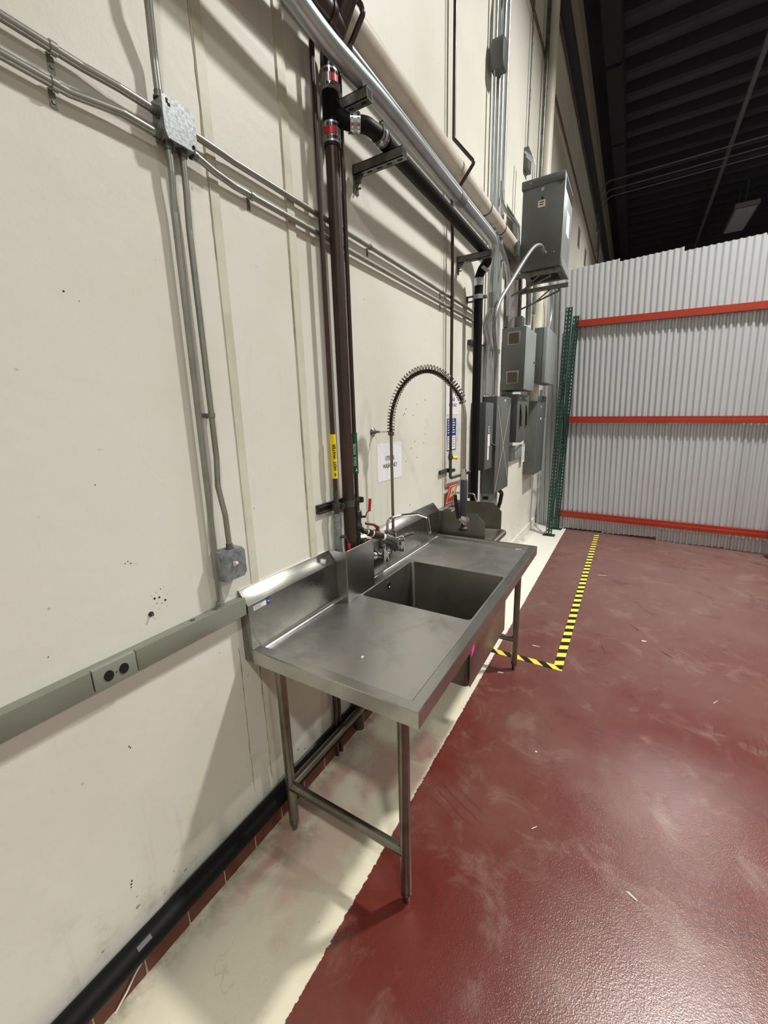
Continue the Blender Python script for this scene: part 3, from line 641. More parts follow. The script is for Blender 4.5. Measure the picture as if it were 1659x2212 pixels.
# ================================================================ BROWN PIPES BEHIND THE SINK
TH0 = atan2(-1.55, 1.19)
def pipegroup():
    SX, SY = .050, 1.617
    st = thing('drain_stack', 'thick brown vertical drain stack behind the sink, black tee above', 'pipe', (SX, SY, 1.5))
    tube('pipe', [(SX, SY, .05), (SX, SY, 2.90)], .0300, m_brown, st, seg=24)
    b1 = band('coupling', (SX, SY, 2.925), (0, 0, 1), .0345, .072, m_galv, st)
    b2 = band('coupling', (SX, SY, 3.105), (0, 0, 1), .0345, .072, m_galv, st)
    for b, z in ((b1, 2.925), (b2, 3.105)):
        for dz in (-.022, .022): lathe('clamp_band', (SX, SY, z+dz-.006), (0, 0, 1), [(0, .0365), (0, .0388), (.012, .0388), (.012, .0365)], m_chrome, b)
        bm = bmesh.new(); pv = None
        for k in range(7):
            th = TH0+(-.9+.25*k if z < 3 else .0+.2*k); c_ = [bm.verts.new((SX+.0392*cos(th), SY+.0392*sin(th), z-.012)), bm.verts.new((SX+.0392*cos(th), SY+.0392*sin(th), z+.014))]
            if pv: bm.faces.new((pv[0], c_[0], c_[1], pv[1]))
            pv = c_
        fin('red_label', bm, m_red, b)
    lathe('gasket', (SX, SY, 2.880), (0, 0, 1), [(0, .034), (.012, .034)], m_blackrub, st)
    te = tube('tee', [(SX, SY, 2.955), (SX, SY, 3.075)], .0335, m_black, st, seg=22)
    tube('branch', [(SX, SY, 3.045), (SX+.02, SY+.012, 3.00), (.105, 1.645, 2.972), (.140, 1.672, 2.965)], .030, m_black, te, R=.05, seg=20)
    tube('upper_pipe', [(SX, SY, 3.135), (SX, SY, 3.20), (.105, SY, 3.262), (.168, SY, 3.35), (.168, SY, 4.2)], .0335, m_dbrown, st, R=.05, seg=20)
    tube('lateral_pipe', [(.108, -.4, 3.262), (.108, 1.52, 3.262), (.098, 1.617, 3.262)], .043, m_brown, st, R=.03, seg=24)
    lathe('joint_ring', (.108, 1.535, 3.262), (0, 1, 0), [(0, .044), (0, .0475), (.016, .0475), (.03, .042)], m_dbrown, st, seg=24)
    # supply lines
    for nm, y, lab, lm, words, tm in (('hot_water_pipe', 1.525, 'thin brown water pipe with yellow HOT WATER label left of the thick stack', m_yellow, 'HOT  WATER', m_ink),
                                      ('cold_water_pipe', 1.700, 'thin dark brown water pipe with green label right of the thick stack', m_green, 'COLD  WATER', m_winkt)):
        x = .042; p = thing(nm, lab, 'pipe', (x, y, 1.6))
        body = tube('pipe', [(x, y, 1.34), (x, y, 3.19), (.165, y+.01, 3.345), (.155, y+.01, 3.375), (x, y, 3.53), (x, y, 4.3)], .0108, m_dbrown, p, R=.02)
        lb = lathe('label_band', (x, y, 1.503), (0, 0, 1), [(0, .0108), (0, .0148), (.206, .0148), (.206, .0108)], lm, p, seg=24)
        cyltext('lettering', words, .0200 if words[0] == 'H' else .0165, x, y, 1.603 if words[0] == 'H' else 1.60, .0156, TH0+(.32 if words[0] == 'H' else -.1), tm, lb, .0005)
        c_ = textmesh('>' if 0 else 'o', .01); bpy.data.meshes.remove(c_)
        bm = bmesh.new(); tri = [(-.006, .004), (.006, .004), (0, -.006), ]
        vs = [bm.verts.new((x+.0158*cos(TH0+.25+a/.015), y+.0158*sin(TH0+.25+a/.015), 1.522+b)) for a, b in ((-.006, 0), (0, -.008), (.006, 0), (.002, 0), (.002, .008), (-.002, .008), (-.002, 0))]
        bm.faces.new(vs); fin('arrow', bm, tm, lb)
        if nm[0] == 'h':
            tube('sleeve', [(x, y, 1.33), (x, y, 1.445)], .0125, m_vt, p)
            tube('lower_pipe', [(x, y, .9), (x, y, 1.33)], .0165, m_zinc, p)
            tube('stem', [(x+.01, y, 1.215), (x+.035, y+.01, 1.215)], .008, m_copper, p)
            lathe('handle_nut', (x+.03, y+.01, 1.215), (1, -.3, 0), [(0, .008), (.008, .008)], m_chrome_d, p, seg=6)
            hd = tube('valve_handle', [(x+.038, y+.012, 1.215), (x+.048, y+.018, 1.19), (x+.05, y+.020, 1.175)], .003, m_chrome_d, p, seg=8)
            tube('grip', [(x+.05, y+.020, 1.178), (x+.05, y+.020, 1.095)], .0075, m_red, hd)
            tube('floor_leg', [(.03, 1.435, 0), (.03, 1.435, .85)], .010, m_brown, p)
        else:
            tube('lower_pipe', [(x, y, .9), (x, y, 1.34)], .0125, m_vt, p)
            lathe('valve_body', (x+.004, y, 1.205), (0, 0, 1), [(0, .013), (.01, .019), (.03, .019), (.035, .015), (.06, .015), (.066, .020), (.10, .020), (.106, .014)], m_vt, p)
            tube('stem', [(x+.01, y, 1.275), (x+.045, y+.012, 1.278)], .006, m_copper, p)
            hd = tube('valve_handle', [(x+.043, y+.010, 1.278), (x+.05, y+.014, 1.300), (x+.062, y+.026, 1.312)], .003, m_chrome_d, p, seg=8)
            tube('grip', [(x+.060, y+.024, 1.306), (x+.064, y+.028, 1.372)], .0075, m_red, hd)
            tube('offset', [(x, y, 1.22), (x+.02, y+.01, 1.205), (.068, 1.700, 1.203)], .013, m_copper, p)
            lathe('check_valve', (x+.01, y+.005, 1.130), (.5, .45, .3), [(0, .012), (.018, .018), (.03, .018), (.04, .013)], m_copper, p)
            tube('floor_leg', [(.03, 1.47, 0), (.03, 1.47, .85)], .010, m_brown, p)
    # strut across the three pipes
    sb = thing('pipe_support_strut', 'short dirty slotted strut clamping the three brown pipes to the wall', 'bracket', (0, 1.56, 1.36))
    boxes('strut', [((0, 1.422, 1.345), (.003, 1.745, 1.386)), ((0, 1.422, 1.383), (.019, 1.745, 1.386)), ((0, 1.422, 1.345), (.019, 1.745, 1.348)), ((.016, 1.422, 1.345), (.019, 1.745, 1.355)), ((.016, 1.422, 1.376), (.019, 1.745, 1.386))], m_dstrut, sb)
    for x, y, r in ((.042, 1.525, .0175), (SX, SY, .0305), (.042, 1.70, .0135)):
        cl = lathe('pipe_clamp', (x, y, 1.350), (0, 0, 1), [(0, r), (0, r+.004), (.032, r+.004), (.032, r)], m_dstrut, sb, seg=20)
        boxes('clamp_ear', [((x+r*.7, y+r*.4, 1.352), (x+r+.016, y+r*.4+.004, 1.380)), ((x+r*.7, y+r*.4+.010, 1.352), (x+r+.016, y+r*.4+.014, 1.380))], m_dstrut, cl)
        tube('bolt', [(x+r+.009, y+r*.4-.006, 1.366), (x+r+.009, y+r*.4+.022, 1.366)], .004, m_dstrut, cl, seg=6)
pipegroup()

# ================================================================ OVERHEAD PIPES
def strut_arm(name, label, y, z1, L_, hole=True):
    """slotted channel arm standing off the wall, its top at z1"""
    o = thing(name, label, 'bracket', (0, y, z1-.04)); h = .041; t = .003; x0, x1 = 0, L_; y0, y1 = y-.0205, y+.0205; z0 = z1-h
    bm = bmesh.new()
    # side walls and slotted bottom
    abox(bm, (x0, y0, z0), (x1, y0+t, z1)); abox(bm, (x0, y1-t, z0), (x1, y1, z1))
    abox(bm, (x0, y0, z1-t), (x1, y1, z1))
    n = max(2, int(L_/.052)); p = L_/n
    abox(bm, (x0, y0, z0), (x1, y1, z0+t))
    fin('channel', bm, m_strut, o)
    prs = bmesh.new()
    for k in range(n):
        xa = x0+p*(k+.55); prismbm(prs, [(xa+(.007 if cos(a) > 0 else -.007)+.0065*cos(a), y+.0065*sin(a)) for a in [j*pi/6 for j in range(12)]], 'z', z0-.0006, z0+.001)
    fin('slots', prs, m_hole, o, kind='stuff')
    box('open_end', (x1-.001, y0+.004, z0+.004), (x1+.0005, y1-.004, z1-.004), m_hole, o)
    pl = boxes('wall_plate', [((0, y0, z0-.07), (.006, y1, z1))], m_strut, o, bevel=.001)
    prism('gusset', [(.006, z0-.05), (.006, z0), (.05, z0)], 'y', y-.003, y+.003, m_strut, pl)
    for dz in (-.028, -.052): tube('bolt', [(.004, y, z0+dz), (.03, y, z0+dz)], .005, m_chrome_d, pl, seg=6)
    return o
strut_arm('strut_bracket', 'upper short strut bracket under the bend of the galvanised pipe', 1.70, 3.085, .19)
strut_arm('strut_bracket', 'long slotted strut bracket carrying the black pipe near its elbows', 1.857, 2.930, .266)
strut_arm('strut_bracket', 'strut bracket at the far end of the black pipe beside its downturn', 3.205, 2.930, .258)
bd = thing('black_drain_pipe', 'black cast drain pipe from the tee along the wall and down to the floor', 'pipe', (.18, 2.5, 2.96))
e1 = [(.140, 1.672, 2.965), (.172, 1.70, 2.964), (.186, 1.775, 2.963), (.182, 1.84, 2.963)]
tube('elbow', e1, .0300, m_black, bd, R=.05, seg=20)
tube('run', [(.182, 1.83, 2.963), (.180, 1.92, 2.963), (.180, 3.23, 2.963)], .0335, m_black, bd, seg=24)
dcol = Vector((.8, .6, 0)).normalized()
k1 = lathe('coupling', (.118, 1.655, 2.967), (.045, .035, 0), [(0, .0345), (.042, .0345)], m_galv, bd)
for s in (.004, .030): lathe('clamp_band', Vector((.118, 1.655, 2.967))+dcol*s, dcol, [(0, .036), (.009, .036)], m_chrome, k1)
k2 = lathe('coupling', (.185, 1.765, 2.963), (0, 1, 0), [(0, .0350), (.045, .0350)], m_galv, bd)
for s in (.004, .032): lathe('clamp_band', (.185, 1.765+s, 2.963), (0, 1, 0), [(0, .0365), (.009, .0365)], m_chrome, k2)
for p_, d_ in (((.118, 1.655, 2.932), dcol), ((.185, 1.77, 2.928), Vector((0, 1, 0))), ((.200, 1.77, 3.001), Vector((0, 1, 0)))):
    tube('clamp_screw', [Vector(p_)-Vector((.008, 0, 0)), Vector(p_)+Vector((.010, 0, 0))], .0035, m_chrome_d, bd, seg=8)
tube('end_elbow', [(.180, 3.22, 2.963), (.180, 3.33, 2.955), (.172, 3.385, 2.925), (.125, 3.40, 2.880), (.103, 3.40, 2.83), (.103, 3.40, 2.79)], .0335, m_black, bd, R=.03, seg=20)
tube('downpipe', [(.103, 3.40, 2.79), (.103, 3.40, 0)], .0340, m_black, bd, seg=24)
lathe('coupling', (.103, 3.40, 2.765), (0, 0, 1), [(0, .0365), (0, .0375), (.055, .0375), (.055, .0365)], m_galv, bd)
lathe('coupling', (.158, 3.395, 2.895), (-.6, .1, -.6), [(0, .0365), (.025, .0365)], m_galv, bd)
pc = thing('pipe_clamp', 'strut clamp holding the black downpipe to the wall below its bend', 'clamp', (0, 3.42, 2.73))
boxes('strut', [((0, 3.40, 2.665), (.062, 3.441, 2.669)), ((0, 3.40, 2.702), (.062, 3.441, 2.706)), ((0, 3.40, 2.665), (.004, 3.441, 2.706))], m_dstrut, pc)
lathe('clamp', (.103, 3.40, 2.67), (0, 0, 1), [(0, .0345), (0, .039), (.033, .039), (.033, .0345)], m_galv, pc, seg=22)
box('clamp_bolt', (.138, 3.40, 2.675), (.165, 3.43, 2.697), m_strut, pc, bevel=.003)

gp = thing('galvanised_conduit', 'large galvanised conduit curving along the wall above the black pipe', 'conduit', (.155, 2.5, 3.13))
tube('tube', catmull([(.150, -.3, 3.17), (.150, .9, 3.165), (.150, 1.25, 3.135), (.152, 1.45, 3.118), (.155, 1.65, 3.122), (.155, 1.85, 3.130), (.155, 2.3, 3.132), (.155, 2.9, 3.132), (.155, 3.36, 3.132)], 5), .0360, m_galv, gp, seg=24)
lathe('coupling', (.155, 2.78, 3.132), (0, 1, 0), [(0, .0385), (.085, .0385)], m_zinc, gp, seg=22)
tube('bend', [(.155, 3.35, 3.132), (.155, 3.62, 3.132), (.150, 3.63, 2.85), (.150, 3.63, 2.60)], .0360, m_galv, gp, R=.18, seg=22)
tube('drop', [(.150, 3.63, 2.79), (.150, 3.625, 2.66), (.100, 3.62, 2.50), (.090, 3.72, 2.40), (.080, 3.74, 2.30), (.080, 3.74, 1.96)], .0310, m_galv, gp, R=.1, seg=20)
lathe('coupling', (.150, 3.63, 2.645), (0, 0, 1), [(0, .039), (.115, .039)], m_zinc, gp, seg=20)
g2 = thing('galvanised_conduit', 'slim galvanised conduit squeezed between the large galvanised and cream pipes', 'conduit', (.06, 2.5, 3.28))
tube('tube', [(.115, 1.67, 3.222), (.115, 3.70, 3.222), (.105, 3.95, 3.21), (.10, 4.20, 3.14), (.10, 4.30, 3.02), (.10, 4.33, 2.72)], .021, m_galv, g2, R=.15, seg=18)
wp = thing('cream_pipe', 'thick cream painted pipe running along the wall above the galvanised conduit', 'pipe', (.065, 3, 3.4))
tube('pipe', [(.068, -.4, 3.385), (.068, 5.1, 3.400)], .0530, m_pvc, wp, seg=28)
for y in (3.62, 4.05): lathe('hanger_ring', (.068, y, 3.394), (0, 1, 0), [(0, .0545), (0, .0575), (.010, .0575), (.010, .0545)], m_strut, wp, seg=28)
for y in (2.02, 2.9): boxes('hanger_foot', [((0, y, 3.445), (.02, y+.02, 3.475))], m_strut, wp)
tube('cable', [(.030, -.3, 3.466), (.030, 5.0, 3.472)], .008, m_strut, wp, seg=10)

# sprinkler-like feed for the far sink
sf = thing('feed_pipe', 'slim dark brown vertical feed pipe stepping out around the cream pipe', 'pipe', (.04, 3.0, 2))
X_, Y_ = .040, 3.0
tube('pipe', [(.040, Y_, 7.4), (.040, Y_, 3.575), (.185, Y_, 3.40), (.032, Y_, 3.225), (.032, Y_, 3.18), (.040, Y_, 2.9), (.040, Y_, 1.50)], .0112, m_dbrown, sf, R=.02)
lathe('valve', (.04, Y_, 1.44), (0, 0, 1), [(0, .012), (.008, .017), (.03, .019), (.05, .014), (.07, .013)], m_vt, sf)
tube('valve_handle', [(.055, 3.01, 1.462), (.075, 3.045, 1.458)], [.010, .016], m_yellow, sf, seg=10)
tube('lower_pipe', [(.04, Y_, 1.45), (.04, Y_, 1.300), (.045, 3.44, 1.292), (.045, 3.44, 1.06)], .0115, m_vt, sf, R=.025)
boxes('strut', [((.0045, 2.86, 1.345), (.022, 3.03, 1.375))], m_dstrut, sf)
lathe('clamp', (.04, Y_, 1.345), (0, 0, 1), [(0, .019), (.03, .019)], m_vt, sf)
boxes('clamp_ear', [((.04, 3.015, 1.35), (.065, 3.045, 1.372))], m_vt, sf)

# ================================================================ SIGNS
s1 = thing('paper_sign', 'white paper sign reading UTENSIL WASH ONLY behind the faucet riser', 'sign', (0, 2.12, 1.52))
box('sheet', (.0005, 1.978, 1.411), (.0015, 2.270, 1.631), m_paper, s1)
text('lettering', 'UTENSIL', .036, (.0016, 2.124, 1.541), (0, 1, 0), (0, 0, 1), m_ink, s1, .0006, sx=.80)
text('lettering', 'WASH ONLY', .036, (.0016, 2.124, 1.496), (0, 1, 0), (0, 0, 1), m_ink, s1, .0006, sx=.80)
s2 = thing('paper_sign', 'white paper sign reading HAND WASH ONLY behind the slim feed pipe', 'sign', (0, 3.14, 1.9))
box('sheet', (.0005, 3.000, 1.790), (.0015, 3.272, 2.004), m_paper, s2)
text('lettering', 'HAND', .036, (.0016, 3.136, 1.905), (0, 1, 0), (0, 0, 1), m_ink, s2, .0006, sx=.80)
text('lettering', 'WASH ONLY', .036, (.0016, 3.136, 1.862), (0, 1, 0), (0, 0, 1), m_ink, s2, .0006, sx=.80)
s3 = thing('notice', 'blue and white hand hygiene notice with rounded corners behind the slim feed pipe', 'sign', (0, 3.11, 1.63))
box('board', (.0005, 3.020, 1.508), (.0015, 3.212, 1.760), m_blue, s3)
box('panel', (.0015, 3.030, 1.516), (.0019, 3.200, 1.625), m_paper, s3)
boxes('print', [((.0015, 3.035+.0*i, 1.742-i*.019), (.0021, 3.035+(.055 if i % 2 else .07), 1.750-i*.019)) for i in range(6)] + [((.0015, 3.135, 1.742-i*.019), (.0021, 3.135+(.05 if i % 3 else .035), 1.750-i*.019)) for i in range(6)], m_bluetext, s3)
boxes('print', [((.0019, 3.038, 1.608-i*.018), (.0022, 3.038+(.05 if i % 2 else .065), 1.612-i*.018)) for i in range(5)] + [((.0019, 3.135, 1.608-i*.018), (.0022, 3.135+(.04 if i % 3 else .055), 1.612-i*.018)) for i in range(5)], m_ink, s3)
bm = bmesh.new()
for i in range(40):
    a_ = i*.55; yy = 3.245+.016*sin(a_*1.7)+random.uniform(-.004, .004); zz = 1.735-.0042*i; r_ = random.uniform(.001, .0042)
    disc(bm, yy, zz, r_, .0007, 6)
fin('tape_residue', bm, m_crack, wall, kind='stuff')
s4 = thing('notice', 'red bordered yellow sign leaning on the wall above the hand sink', 'sign', (0, 3.08, 1.16))
def q4(u, v, o): return (.008+.030*v+o, 2.965+.19*u+.02*v, 1.078+.168*v)
quad('board', [q4(0, 0, 0), q4(1, 0, 0), q4(1, 1, 0), q4(0, 1, 0)], m_redp, s4, th=.002)
quad('panel', [q4(.1, .08, .0022), q4(.9, .08, .0022), q4(.9, .92, .0022), q4(.1, .92, .0022)], m_paper, s4, th=.0004)
quad('panel', [q4(.14, .11, .0028), q4(.86, .11, .0028), q4(.86, .89, .0028), q4(.14, .89, .0028)], m_redp, s4, th=.0004)
quad('panel', [q4(.30, .30, .0034), q4(.84, .42, .0034), q4(.80, .84, .0034), q4(.34, .82, .0034)], m_cream, s4, th=.0004)
quad('panel', [q4(.45, .45, .004), q4(.7, .5, .004), q4(.66, .62, .004), q4(.52, .6, .004)], m_wood, s4, th=.0004)

# ================================================================ HAND SINK
hs = thing('hand_sink', 'small stainless hand sink with angled side splashes beyond the worktop', 'sink', (.25, 3.05, .85))
HY0, HY1 = 2.80, 3.24
def side(y, t=.0025, dx=.0):
    return prism('side_splash', [(.0, .80), (.0, 1.078), (.325+dx, 1.078), (.392+dx, 1.012), (.392+dx, .845), (.32, .80)], 'y', y, y+t, m_ss_h, hs)
side(HY0); side(HY1)
prism('backsplash', [(.0, .80), (.0, 1.077), (.004, 1.077), (.030, 1.062), (.030, .80)], 'y', HY0, HY1, m_ss_h, hs)
bm = bmesh.new(); rings = []
for off, z, r in ((-.012, .832, .05), (-.014, .850, .05), (-.010, .862, .05), (.0, .866, .048), (.024, .864, .045), (.034, .852, .05), (.045, .76, .06), (.09, .72, .07), (.12, .715, .08)):
    rings.append([bm.verts.new((x, y, z)) for x, y in rrect(.03+off, .432-off, HY0+.01+off, HY1-.008-off, r)])
for a, b in zip(rings, rings[1:]):
    for i in range(len(a)): bm.faces.new((a[i], b[i], b[(i+1) % len(a)], a[(i+1) % len(a)]))
bm.faces.new(rings[-1]); fin('bowl', bm, m_ss_h, hs, smooth=50, norm=False)
boxes('bowl_shell', [((.03, HY0+.03, .68), (.39, HY1-.03, .83))], m_ss_h, hs, bevel=.03)
f2 = thing('hand_sink_faucet', 'small chrome gooseneck faucet of the hand sink', 'faucet', (.04, 3.06, 1.1))
tube('spout', [(.03, 3.06, 1.06), (.06, 3.06, 1.175), (.165, 3.07, 1.178), (.212, 3.08, 1.172), (.229, 3.08, 1.115)], .0075, m_chrome, f2, R=.03, seg=12)
lathe('aerator', (.229, 3.08, 1.125), (0, 0, -1), [(0, .010), (.016, .010)], m_chrome, f2)
lathe('base', (.028, 3.06, 1.03), (1, 0, .6), [(0, .02), (.01, .018), (.03, .011)], m_chrome, f2)

# ================================================================ ELECTRICAL PANELS
def cabinet(name, label, x1, y0, y1, z0, z1, m, door=None, x0=0., bev=.003, mface=None):
    o = thing(name, label, 'electrical panel', (x0, (y0+y1)/2, z0))
    box('body', (x0, y0, z0), (x1, y1, z1), m, o, bevel=bev)
    if door:
        a, b, c_, d_ = door; dr = box('door', (x1, y0+a, z0+c_), (x1+.006, y1-b, z1-d_), mface or m, o, bevel=.002); return o, dr
    return o
p2, d2 = cabinet('disconnect_switch', 'narrow dark disconnect switch with white label strip behind black downpipe', .127, 3.576, 3.812, 1.292, 1.888, m_dgrey, (.004, .004, .004, .004), mface=m_grey)
boxes('warning_label', [((.1335, 3.655, 1.62), (.1342, 3.715, 1.68))], m_ink, d2)
boxes('label_print', [((.1342, 3.66, 1.625+.012*i), (.1346, 3.71-.01*(i % 2), 1.630+.012*i)) for i in range(5)], m_paper, d2)
boxes('label_strip', [((.1335, 3.655, 1.50), (.1342, 3.72, 1.61)), ((.1335, 3.655, 1.38), (.1342, 3.70, 1.495))], m_paper, d2)
tube('switch_handle', [(.13, 3.775, 1.52), (.165, 3.785, 1.50), (.16, 3.79, 1.44)], [.008, .010, .008], m_blackrub, p2, seg=10)
p1, d1 = cabinet('breaker_panel', 'tall grey breaker panel crossed by an X of pale tape', .132, 3.90, 4.42, 1.022, 1.950, m_dgrey, (.0, .0, .0, .0), mface=m_grey)
box('inner_door', (.138, 4.03, 1.13), (.1405, 4.36, 1.86), m_grey, d1, bevel=.001)
def tapeline(a, b, wd=.011):
    a, b = Vector(a), Vector(b); d = (b-a).normalized(); n = Vector((0, -d.z, d.y))*wd/2
    return quad('tape_strip', [a-n, b-n, b+n, a+n], m_frame if 0 else m_tapex, d1, th=.0006)
m_tapex = mat('pale_tape', 'b9b3a0', .5)
tapeline((.1412, 3.915, 1.05), (.1412, 4.40, 1.885)); tapeline((.1412, 3.93, 1.865), (.1412, 4.405, 1.08))
boxes('seal_label', [((.1385, 4.17, 1.905), (.1392, 4.20, 1.925))], m_paper, d1)
dd = thing('twin_switch_panel', 'grey cabinet with two slotted switch handles side by side', 'electrical panel', (0, 4.8, 1.48))
box('body', (0, 4.545, 1.482), (.168, 5.105, 1.988), m_dgrey, dd, bevel=.003)
for ya, yb in ((4.545, 4.822), (4.828, 5.105)):
    f_ = box('door', (.168, ya, 1.482), (.176, yb, 1.988), m_grey, dd, bevel=.002)
    yc = (ya+yb)/2-.02
    boxes('slot_frame', [((.176, yc-.022, 1.62), (.178, yc-.016, 1.885)), ((.176, yc+.030, 1.62), (.178, yc+.036, 1.885)), ((.176, yc-.022, 1.614), (.178, yc+.036, 1.620))], m_frame, f_)
    boxes('slot', [((.176, yc-.016, 1.62), (.1765, yc+.030, 1.885))], m_hole, f_)
    tube('handle', [(.178, yc+.005, 1.875), (.19, yc+.012, 1.76), (.192, yc+.0, 1.65)], .008, m_blackrub, f_, seg=8)
    boxes('name_plate', [((.176, yc-.03, 1.945), (.1768, yc+.04, 1.955))], m_paper, f_)
sm = thing('pull_box', 'small low grey pull box below the twin switch cabinet', 'box', (0, 5.2, 1.23))
box('body', (0, 4.957, 1.232), (.036, 5.50, 1.405), m_grey2, sm, bevel=.003)
for z in (1.25, 1.39): lathe('screw', (.036, 5.15, z), (1, 0, 0), [(0, .006), (.002, .005)], m_hole, sm, seg=8)
hg = box('notice_card', (.04, 5.505, 1.16), (.042, 5.64, 1.40), m_paper); tag(hg, 'white printed card hanging between the pull box and far panel', 'card')
hp = boxes('card_print', [((.042, 5.52, 1.365-.024*i), (.0425, 5.62-.02*(i % 3), 1.372-.024*i)) for i in range(8)], m_ink, hg)
cb = thing('loose_cable', 'grey cable trailing under the twin switch cabinet', 'cable', (.05, 5.2, 1.46))
tube('cable', [(.13, 4.75, 1.474), (.10, 5.1, 1.455), (.08, 5.35, 1.462), (.09, 5.6, 1.475)], .006, m_strut, cb, R=.1, seg=8)
p4, d4 = cabinet('breaker_panel', 'far tall weathered grey breaker panel next to the metal partition', .146, 5.758, 6.335, .970, 1.940, m_grey, (.0, .0, .0, .0), mface=m_grey)
box('inner_door', (.152, 5.90, 1.15), (.155, 6.25, 1.84), m_grey, d4, bevel=.001)
boxes('name_plate', [((.1525, 5.97, 1.868), (.1532, 6.06, 1.878)), ((.1552, 5.98, 1.70), (.1556, 6.05, 1.73))], m_paper, d4)
vt, dv_ = cabinet('vented_cabinet', 'grey control cabinet with two square filter vents on its side', .236, 4.493, 4.992, 2.030, 2.640, m_grey, (.0, .0, .0, .0), mface=m_grey2)
for z in (2.10, 2.48):
    fr = boxes('vent_frame', [((.060, 4.485, z-.008), (.185, 4.4935, z+.118))], m_frame, vt, bevel=.001)
    box('vent_filter', (.072, 4.4835, z+.003), (.173, 4.486, z+.107), m_mesh, fr)
    boxes('vent_slats', [((.074, 4.4815, z+.008+.0125*i), (.171, 4.4835, z+.011+.0125*i)) for i in range(8)], m_mesh, fr)
lathe('door_latch', (.242, 4.93, 2.33), (1, 0, 0), [(0, .01), (.008, .008)], m_hole, dv_)
u2 = thing('control_cabinet', 'upper grey cabinet with a light door behind the vented cabinet', 'electrical panel', (0, 5.7, 2.14))
box('body', (.138, 5.40, 2.150), (.235, 6.04, 2.775), m_grey, u2, bevel=.003)
box('door', (.240, 5.40, 2.150), (.285, 6.05, 2.775), m_grey2, u2, bevel=.004)
lathe('hinge', (.24, 5.75, 2.13), (0, 0, 1), [(0, .012), (.03, .012)], m_chrome_d, u2)
# second column of small boxes against the partition
ob = thing('meter_box', 'weathered grey meter boxes stacked behind the far breaker panel', 'box', (0, 6.5, 1.6))
box('upper_box', (0, 6.40, 1.72), (.10, 6.68, 2.03), m_grey, ob, bevel=.004)
box('lower_box', (0, 6.42, 1.36), (.09, 6.60, 1.66), m_dgrey, ob, bevel=.02)
tube('pipe_stub', [(.05, 6.46, 1.66), (.05, 6.46, 1.74)], .02, m_galv, ob); tube('pipe_stub', [(.05, 6.52, 2.03), (.05, 6.52, 2.12)], .02, m_galv, ob)
# wall trough beneath the first panels
wt = thing('wire_trough', 'short galvanised trough under the taped breaker panel', 'box', (0, 4.0, .9))
box('body', (.0, 3.93, .70), (.085, 4.22, 1.018), m_zinc, wt, bevel=.003)
box('opening', (.02, 3.925, .955), (.075, 3.932, .99), m_hole, wt)
tube('black_cable', [(.10, 4.24, 1.0), (.12, 4.27, .97), (.10, 4.28, .86), (.05, 4.28, .70)], .020, m_blackrub, wt, R=.04)

# transformer on its brackets
tf = thing('wall_transformer', 'big grey wall transformer cabinet on angle brackets above the panels', 'transformer', (.33, 4.75, 3.15))
box('body', (.146, 4.50, 3.140), (.512, 5.010, 3.860), m_grey, tf, bevel=.003)
box('lid', (.136, 4.488, 3.835), (.515, 5.022, 3.905), m_grey, tf, bevel=.004)
box('front_cover', (.512, 4.50, 3.20), (.518, 5.010, 3.900), m_grey2, tf, bevel=.001)
box('upper_vent', (.515, 4.56, 3.786), (.5195, 5.00, 3.886), m_hole, tf)
boxes('lower_vent', [((.20, 4.53+.035*i, 3.136), (.46, 4.545+.035*i, 3.141)) for i in range(12)], m_hole, tf)
box('lower_lip', (.512, 4.50, 3.135), (.530, 5.010, 3.20), m_grey2, tf, bevel=.002)
box('rating_label', (.518, 4.70, 3.465), (.520, 4.88, 3.66), m_paper, tf)
nl = box('name_label', (.290, 4.4975, 3.66), (.355, 4.5, 3.715), m_ivory, tf)
boxes('label_print', [((.302, 4.4965, 3.675), (.338, 4.4975, 3.683)), ((.302, 4.4965, 3.695), (.342, 4.4975, 3.703))], m_ink, nl)
lathe('round_sticker', (.325, 4.5, 3.735), (0, -1, 0), [(0, .010), (.002, .010)], m_hole, tf)
lathe('round_plate', (.325, 4.5, 3.805), (0, -1, 0), [(0, .014), (.003, .012)], m_galv, tf)
for x, z in ((.20, 3.235), (.455, 3.26), (.22, 3.87), (.46, 3.875)): lathe('screw', (x, 4.5 if z < 3.8 else 4.488, z), (0, -1, 0), [(0, .006), (.003, .005)], m_chrome, tf, seg=8)
def tri(name, label, y):
    o = thing(name, label, 'bracket', (0, y, 3.0)); t = .011
    def bar(nm, a, b, r=.009): tube(nm, [a, b], r, m_strut, o, seg=6)
    boxes('top_rail', [((0, y-.02, 3.100), (.515, y+.02, 3.106)), ((0, y-.02, 3.106), (.515, y-.014, 3.138))], m_strut, o)
    bar('lower_arm', (0, y, 2.935), (.43, y, 3.075)); bar('end_tie', (.43, y, 3.075), (.385, y, 3.145), .006)
    bar('diagonal', (.385, y, 3.140), (.19, y, 3.000), .007)
    boxes('wall_channel', [((0, y-.03, 2.66), (.028, y+.03, 3.30))], m_strut, o, bevel=.002)
tri('transformer_bracket', 'near steel angle bracket under the transformer', 4.56)
tri('transformer_bracket', 'far steel angle bracket under the transformer with a diagonal brace', 5.13)
